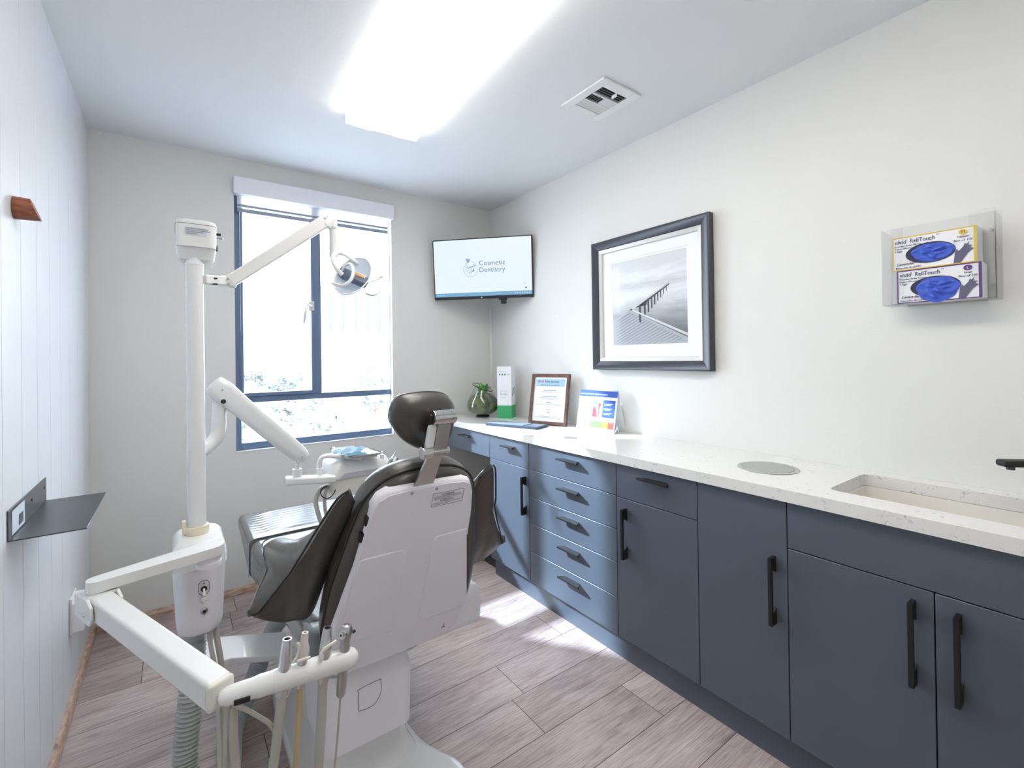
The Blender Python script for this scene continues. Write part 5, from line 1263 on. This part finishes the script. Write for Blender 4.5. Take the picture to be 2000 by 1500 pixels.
# holder bar
h0 = at(452, 1357, .985); h1 = at(684, 1284, .965); hdv = (h1-h0).normalized(); HL = (h1-h0).length
bm = NB(); q = a1+dd*.012; cyl(bm, q, q+ (h0-q)*.35, .010, 20, .001); link('pivot_pin', bm, m_steel, aa)
RB = .0205
bm = NB(); lathe(bm, [(.005, -.022), (.012, -.018), (.0165, -.006), (.0175, .02), (.0175, .035), (.0195, .045), (.0195, .068)], axis_M(h0, hdv), 32); fork = link('holder_fork', bm, m_white, aa)
bm = NB(); lathe(bm, [(RB, .068), (RB, HL-.008), (RB*.96, HL), (RB*.82, HL+.008), (RB*.5, HL+.014), (RB*.1, HL+.016)], axis_M(h0, hdv), 36); link('holder_bar', bm, m_white, aa)
bm = NB(); fq = h0+hdv*.008+V((0, -.0165, -.006)); box(bm, (-.006, -.002, -.005), (.020, .003, .005), .0015, M=frame_M(fq, hdv, V((0, -1, 0)), V((0, 0, 1)))); link('fork_slot', bm, m_dark, fork)
def on_bar(px_):     # point of the bar axis below a pixel column
    best = None
    for k_ in range(101):
        p = h0+hdv*(HL*k_/100); v = p-CAMP; x_ = CX+FPX*v.dot(rt)/v.dot(fw)
        if best is None or abs(x_-px_) < best[0]: best = (abs(x_-px_), p)
    return best[1]
def drop(p, pts, r, m, lab, r2=None):
    bm = NB(); tube(bm, catmull([p]+pts, 8), r, 14); return link(lab, bm, m, None)
GRP = 'instruments held by the assistant holder bar'
def instrument(px_, name, lab, cat, kind, floor_pt, tr_, tm):
    p = on_bar(px_); tilt = V((.10, 0, 1)).normalized()
    root = thing(name, p, lab, cat, GRP)
    A = axis_M(p, tilt, (0, 1, 0))
    if kind == 'hve':
        bm = NB(); lathe(bm, [(.0110, -.030), (.0118, -.018), (.0122, .018), (.0116, .038), (.0098, .058), (.0084, .071), (.0080, .073), (.0060, .073), (.0058, .063)], A, 28, cap=False); link('metal_body', bm, m_alu, root)
        bm = NB(); cyl(bm, A @ V((0, 0, .056)), A @ V((0, 0, .062)), .0057, 16); link('bore', bm, m_black, root)
        sgn = 1 if px_ < 600 else -1
        if sgn > 0:
            bm = NB(); tube(bm, catmull([A @ V(q) for q in ((.013, -.006, .028), (.020, -.006, .040), (.022, -.006, .056), (.018, -.006, .064))], 5), [.0025]*14+[.003, .002], 10); link('lever', bm, m_cream, root)
        else:
            bm = NB(); prism(bm, [(-.010, .036), (.012, .046), (.016, .047), (.015, .051), (.004, .048), (-.009, .044), (-.014, .036), (-.014, .026), (-.009, .020), (-.006, .028)], frame_M(A @ V((0, -.0115, 0)), (1, 0, 0), tilt, (0, -1, 0)), .0055, .0012); link('lever', bm, m_cream, root)
    elif kind == 'saliva':
        bm = NB(); lathe(bm, [(.009, -.025), (.0105, -.01), (.0105, .020), (.0095, .030)], A, 24); link('metal_body', bm, m_alu, root)
        bm = NB(); lathe(bm, [(.0095, .030), (.0105, .036), (.0105, .046), (.0072, .058), (.0064, .074), (.0060, .076), (.003, .076), (.003, .066)], A, 24, cap=False); link('tip_adapter', bm, mat('pinkish grey plastic', (214, 206, 200), .45), root)
        bm = NB(); tube(bm, [A @ V((-.013, -.010, .030)), A @ V((.011, -.012, .032))], .0028, 8); link('lever', bm, m_cream, root)
    else:
        bm = NB(); lathe(bm, [(.006, -.072), (.0085, -.068), (.0095, -.050), (.0100, -.015), (.0105, .018), (.0092, .030), (.0088, .034), (.0102, .043), (.0126, .050), (.0122, .060), (.008, .067), (.002, .069)], A, 28); link('metal_body', bm, m_steel, root)
        bm = NB(); nn = V((-.75, -.6, .25)).normalized(); q = A @ V((0, 0, .052)); cyl(bm, q+nn*.004, q+nn*.015, .0085, 24, .001); cyl(bm, q+nn*.015, q+nn*.018, .0055, 20); nz_ = link('nozzle_ring', bm, m_chrome, root)
        bm = NB(); cyl(bm, q+nn*.0175, q+nn*.0186, .0022, 12); link('nozzle_hole', bm, m_black, nz_)
        bm = NB(); q2 = A @ V((.012, -.002, .051)); cyl(bm, q2, q2+V((.006, -.001, .002)), .003, 10); link('button', bm, m_dark, root)
    b0_ = A @ V((0, 0, -.066 if kind == 'syringe' else -.022))
    F = V(floor_pt); mid = b0_+(F-b0_)*.45+V((-.006, .0, -.03))
    bm = NB(); tube(bm, catmull([b0_, b0_+(mid-b0_)*.35+V((0, 0, -.02)), mid, F+V((0, 0, .16)), F], 8), tr_, 16); link('hose', bm, tm, root)
    return root
instrument(553, 'suction_handpiece', 'satin metal suction handpiece with a cream side lever, leftmost on the holder bar', 'suction handpiece', 'hve', (.09, 1.06, .02), .0088, m_tubeg)
instrument(588, 'saliva_ejector', 'small saliva ejector with pinkish tip, second from left on the holder bar', 'saliva ejector', 'saliva', (.175, 1.06, .02), .0048, m_tubey)
instrument(634, 'suction_handpiece', 'satin metal suction handpiece with a cream cross lever, third from left on the holder bar', 'suction handpiece', 'hve', (.215, 1.03, .02), .0092, m_tubeg)
instrument(672, 'air_water_syringe', 'chrome air-water syringe at the right end of the holder bar', 'syringe', 'syringe', (.215, 1.0, .02), .0020, m_tubeg)
# hoses
def corr(pts, r, pitch=.0125, amp=.0034):
    P_ = catmull(pts, 30); out = [P_[0]]; step = pitch/8; acc = 0
    dense = []
    for a_, b_ in zip(P_[:-1], P_[1:]):
        n_ = max(1, int((b_-a_).length/.0004)); dense += [a_+(b_-a_)*k_/n_ for k_ in range(n_)]
    dense.append(P_[-1]); out = []; s_ = 0; last = dense[0]; nxt = 0; rads = []
    for p in dense:
        s_ += (p-last).length; last = p
        if s_ >= nxt: out.append(p); rads.append(r+amp*math.cos(2*math.pi*s_/pitch)); nxt += step
    return out, rads
bm = NB(); pts, rads = corr([(PX-.008, 1.742, .525), (PX-.010, 1.735, .46), (PX-.020, 1.71, .30), (PX-.036, 1.68, .12), (PX-.01, 1.60, .045), (PX+.04, 1.60, .042), (PX+.075, 1.70, .042), (.155, 1.86, .05), (.235, 2.02, .085), (.30, 2.13, .16), (.34, 2.10, .24), (.37, 2.0, .33)], .0305)
tube(bm, pts, rads, 20); um = top('corrugated_hose', bm, m_hose, 'thick grey corrugated hose hanging from the utility box and curving to the chair', 'hose', angle=80)
def soft(name, pts, r, m, lab, cat='tube', group=None):
    bm = NB(); tube(bm, catmull(pts, 8), r, 12); return top(name, bm, m, lab, cat, group)
soft('flat_cable', [(.090, 1.70, .525), (.100, 1.69, .45), (.112, 1.66, .33), (.108, 1.55, .12), (.10, 1.45, .012)], .0085, m_tubeg, 'smooth greige tube dropping from the right corner of the utility box')
soft('flat_cable', [(.078, 1.685, .525), (.082, 1.67, .45), (.096, 1.64, .33), (.092, 1.5, .1), (.08, 1.42, .012)], .0065, m_tubeg, 'thinner greige tube dropping from the utility box beside the corrugated hose')
pb = a1
soft('drop_tube', [pb+V((.012, -.01, -.02)), pb+V((.008, -.0, -.12)), pb+V((.005, .02, -.3)), V((pb.x+.0, pb.y+.06, .015))], .0045, m_tubeg, 'thin greige tube hanging from the end of the lower assistant arm')
soft('drop_tube', [pb+V((.020, -.005, -.03)), pb+V((.022, 0, -.12)), pb+V((.036, .02, -.3)), V((pb.x+.045, pb.y+.06, .015))], .0085, m_tubeg, 'wider greige tube hanging straight below the joint of the holder bar')
soft('drop_tube', [h0+hdv*.0+V((0, .0, -.018)), h0+V((.035, .0, -.05)), h0+V((.072, .01, -.11)), h0+V((.062, .03, -.20)), h0+V((.01, .05, -.32)), V((h0.x+.0, h0.y+.07, .02))], .0042, m_tubeg, 'thin greige tube bowing outward below the holder bar joint')
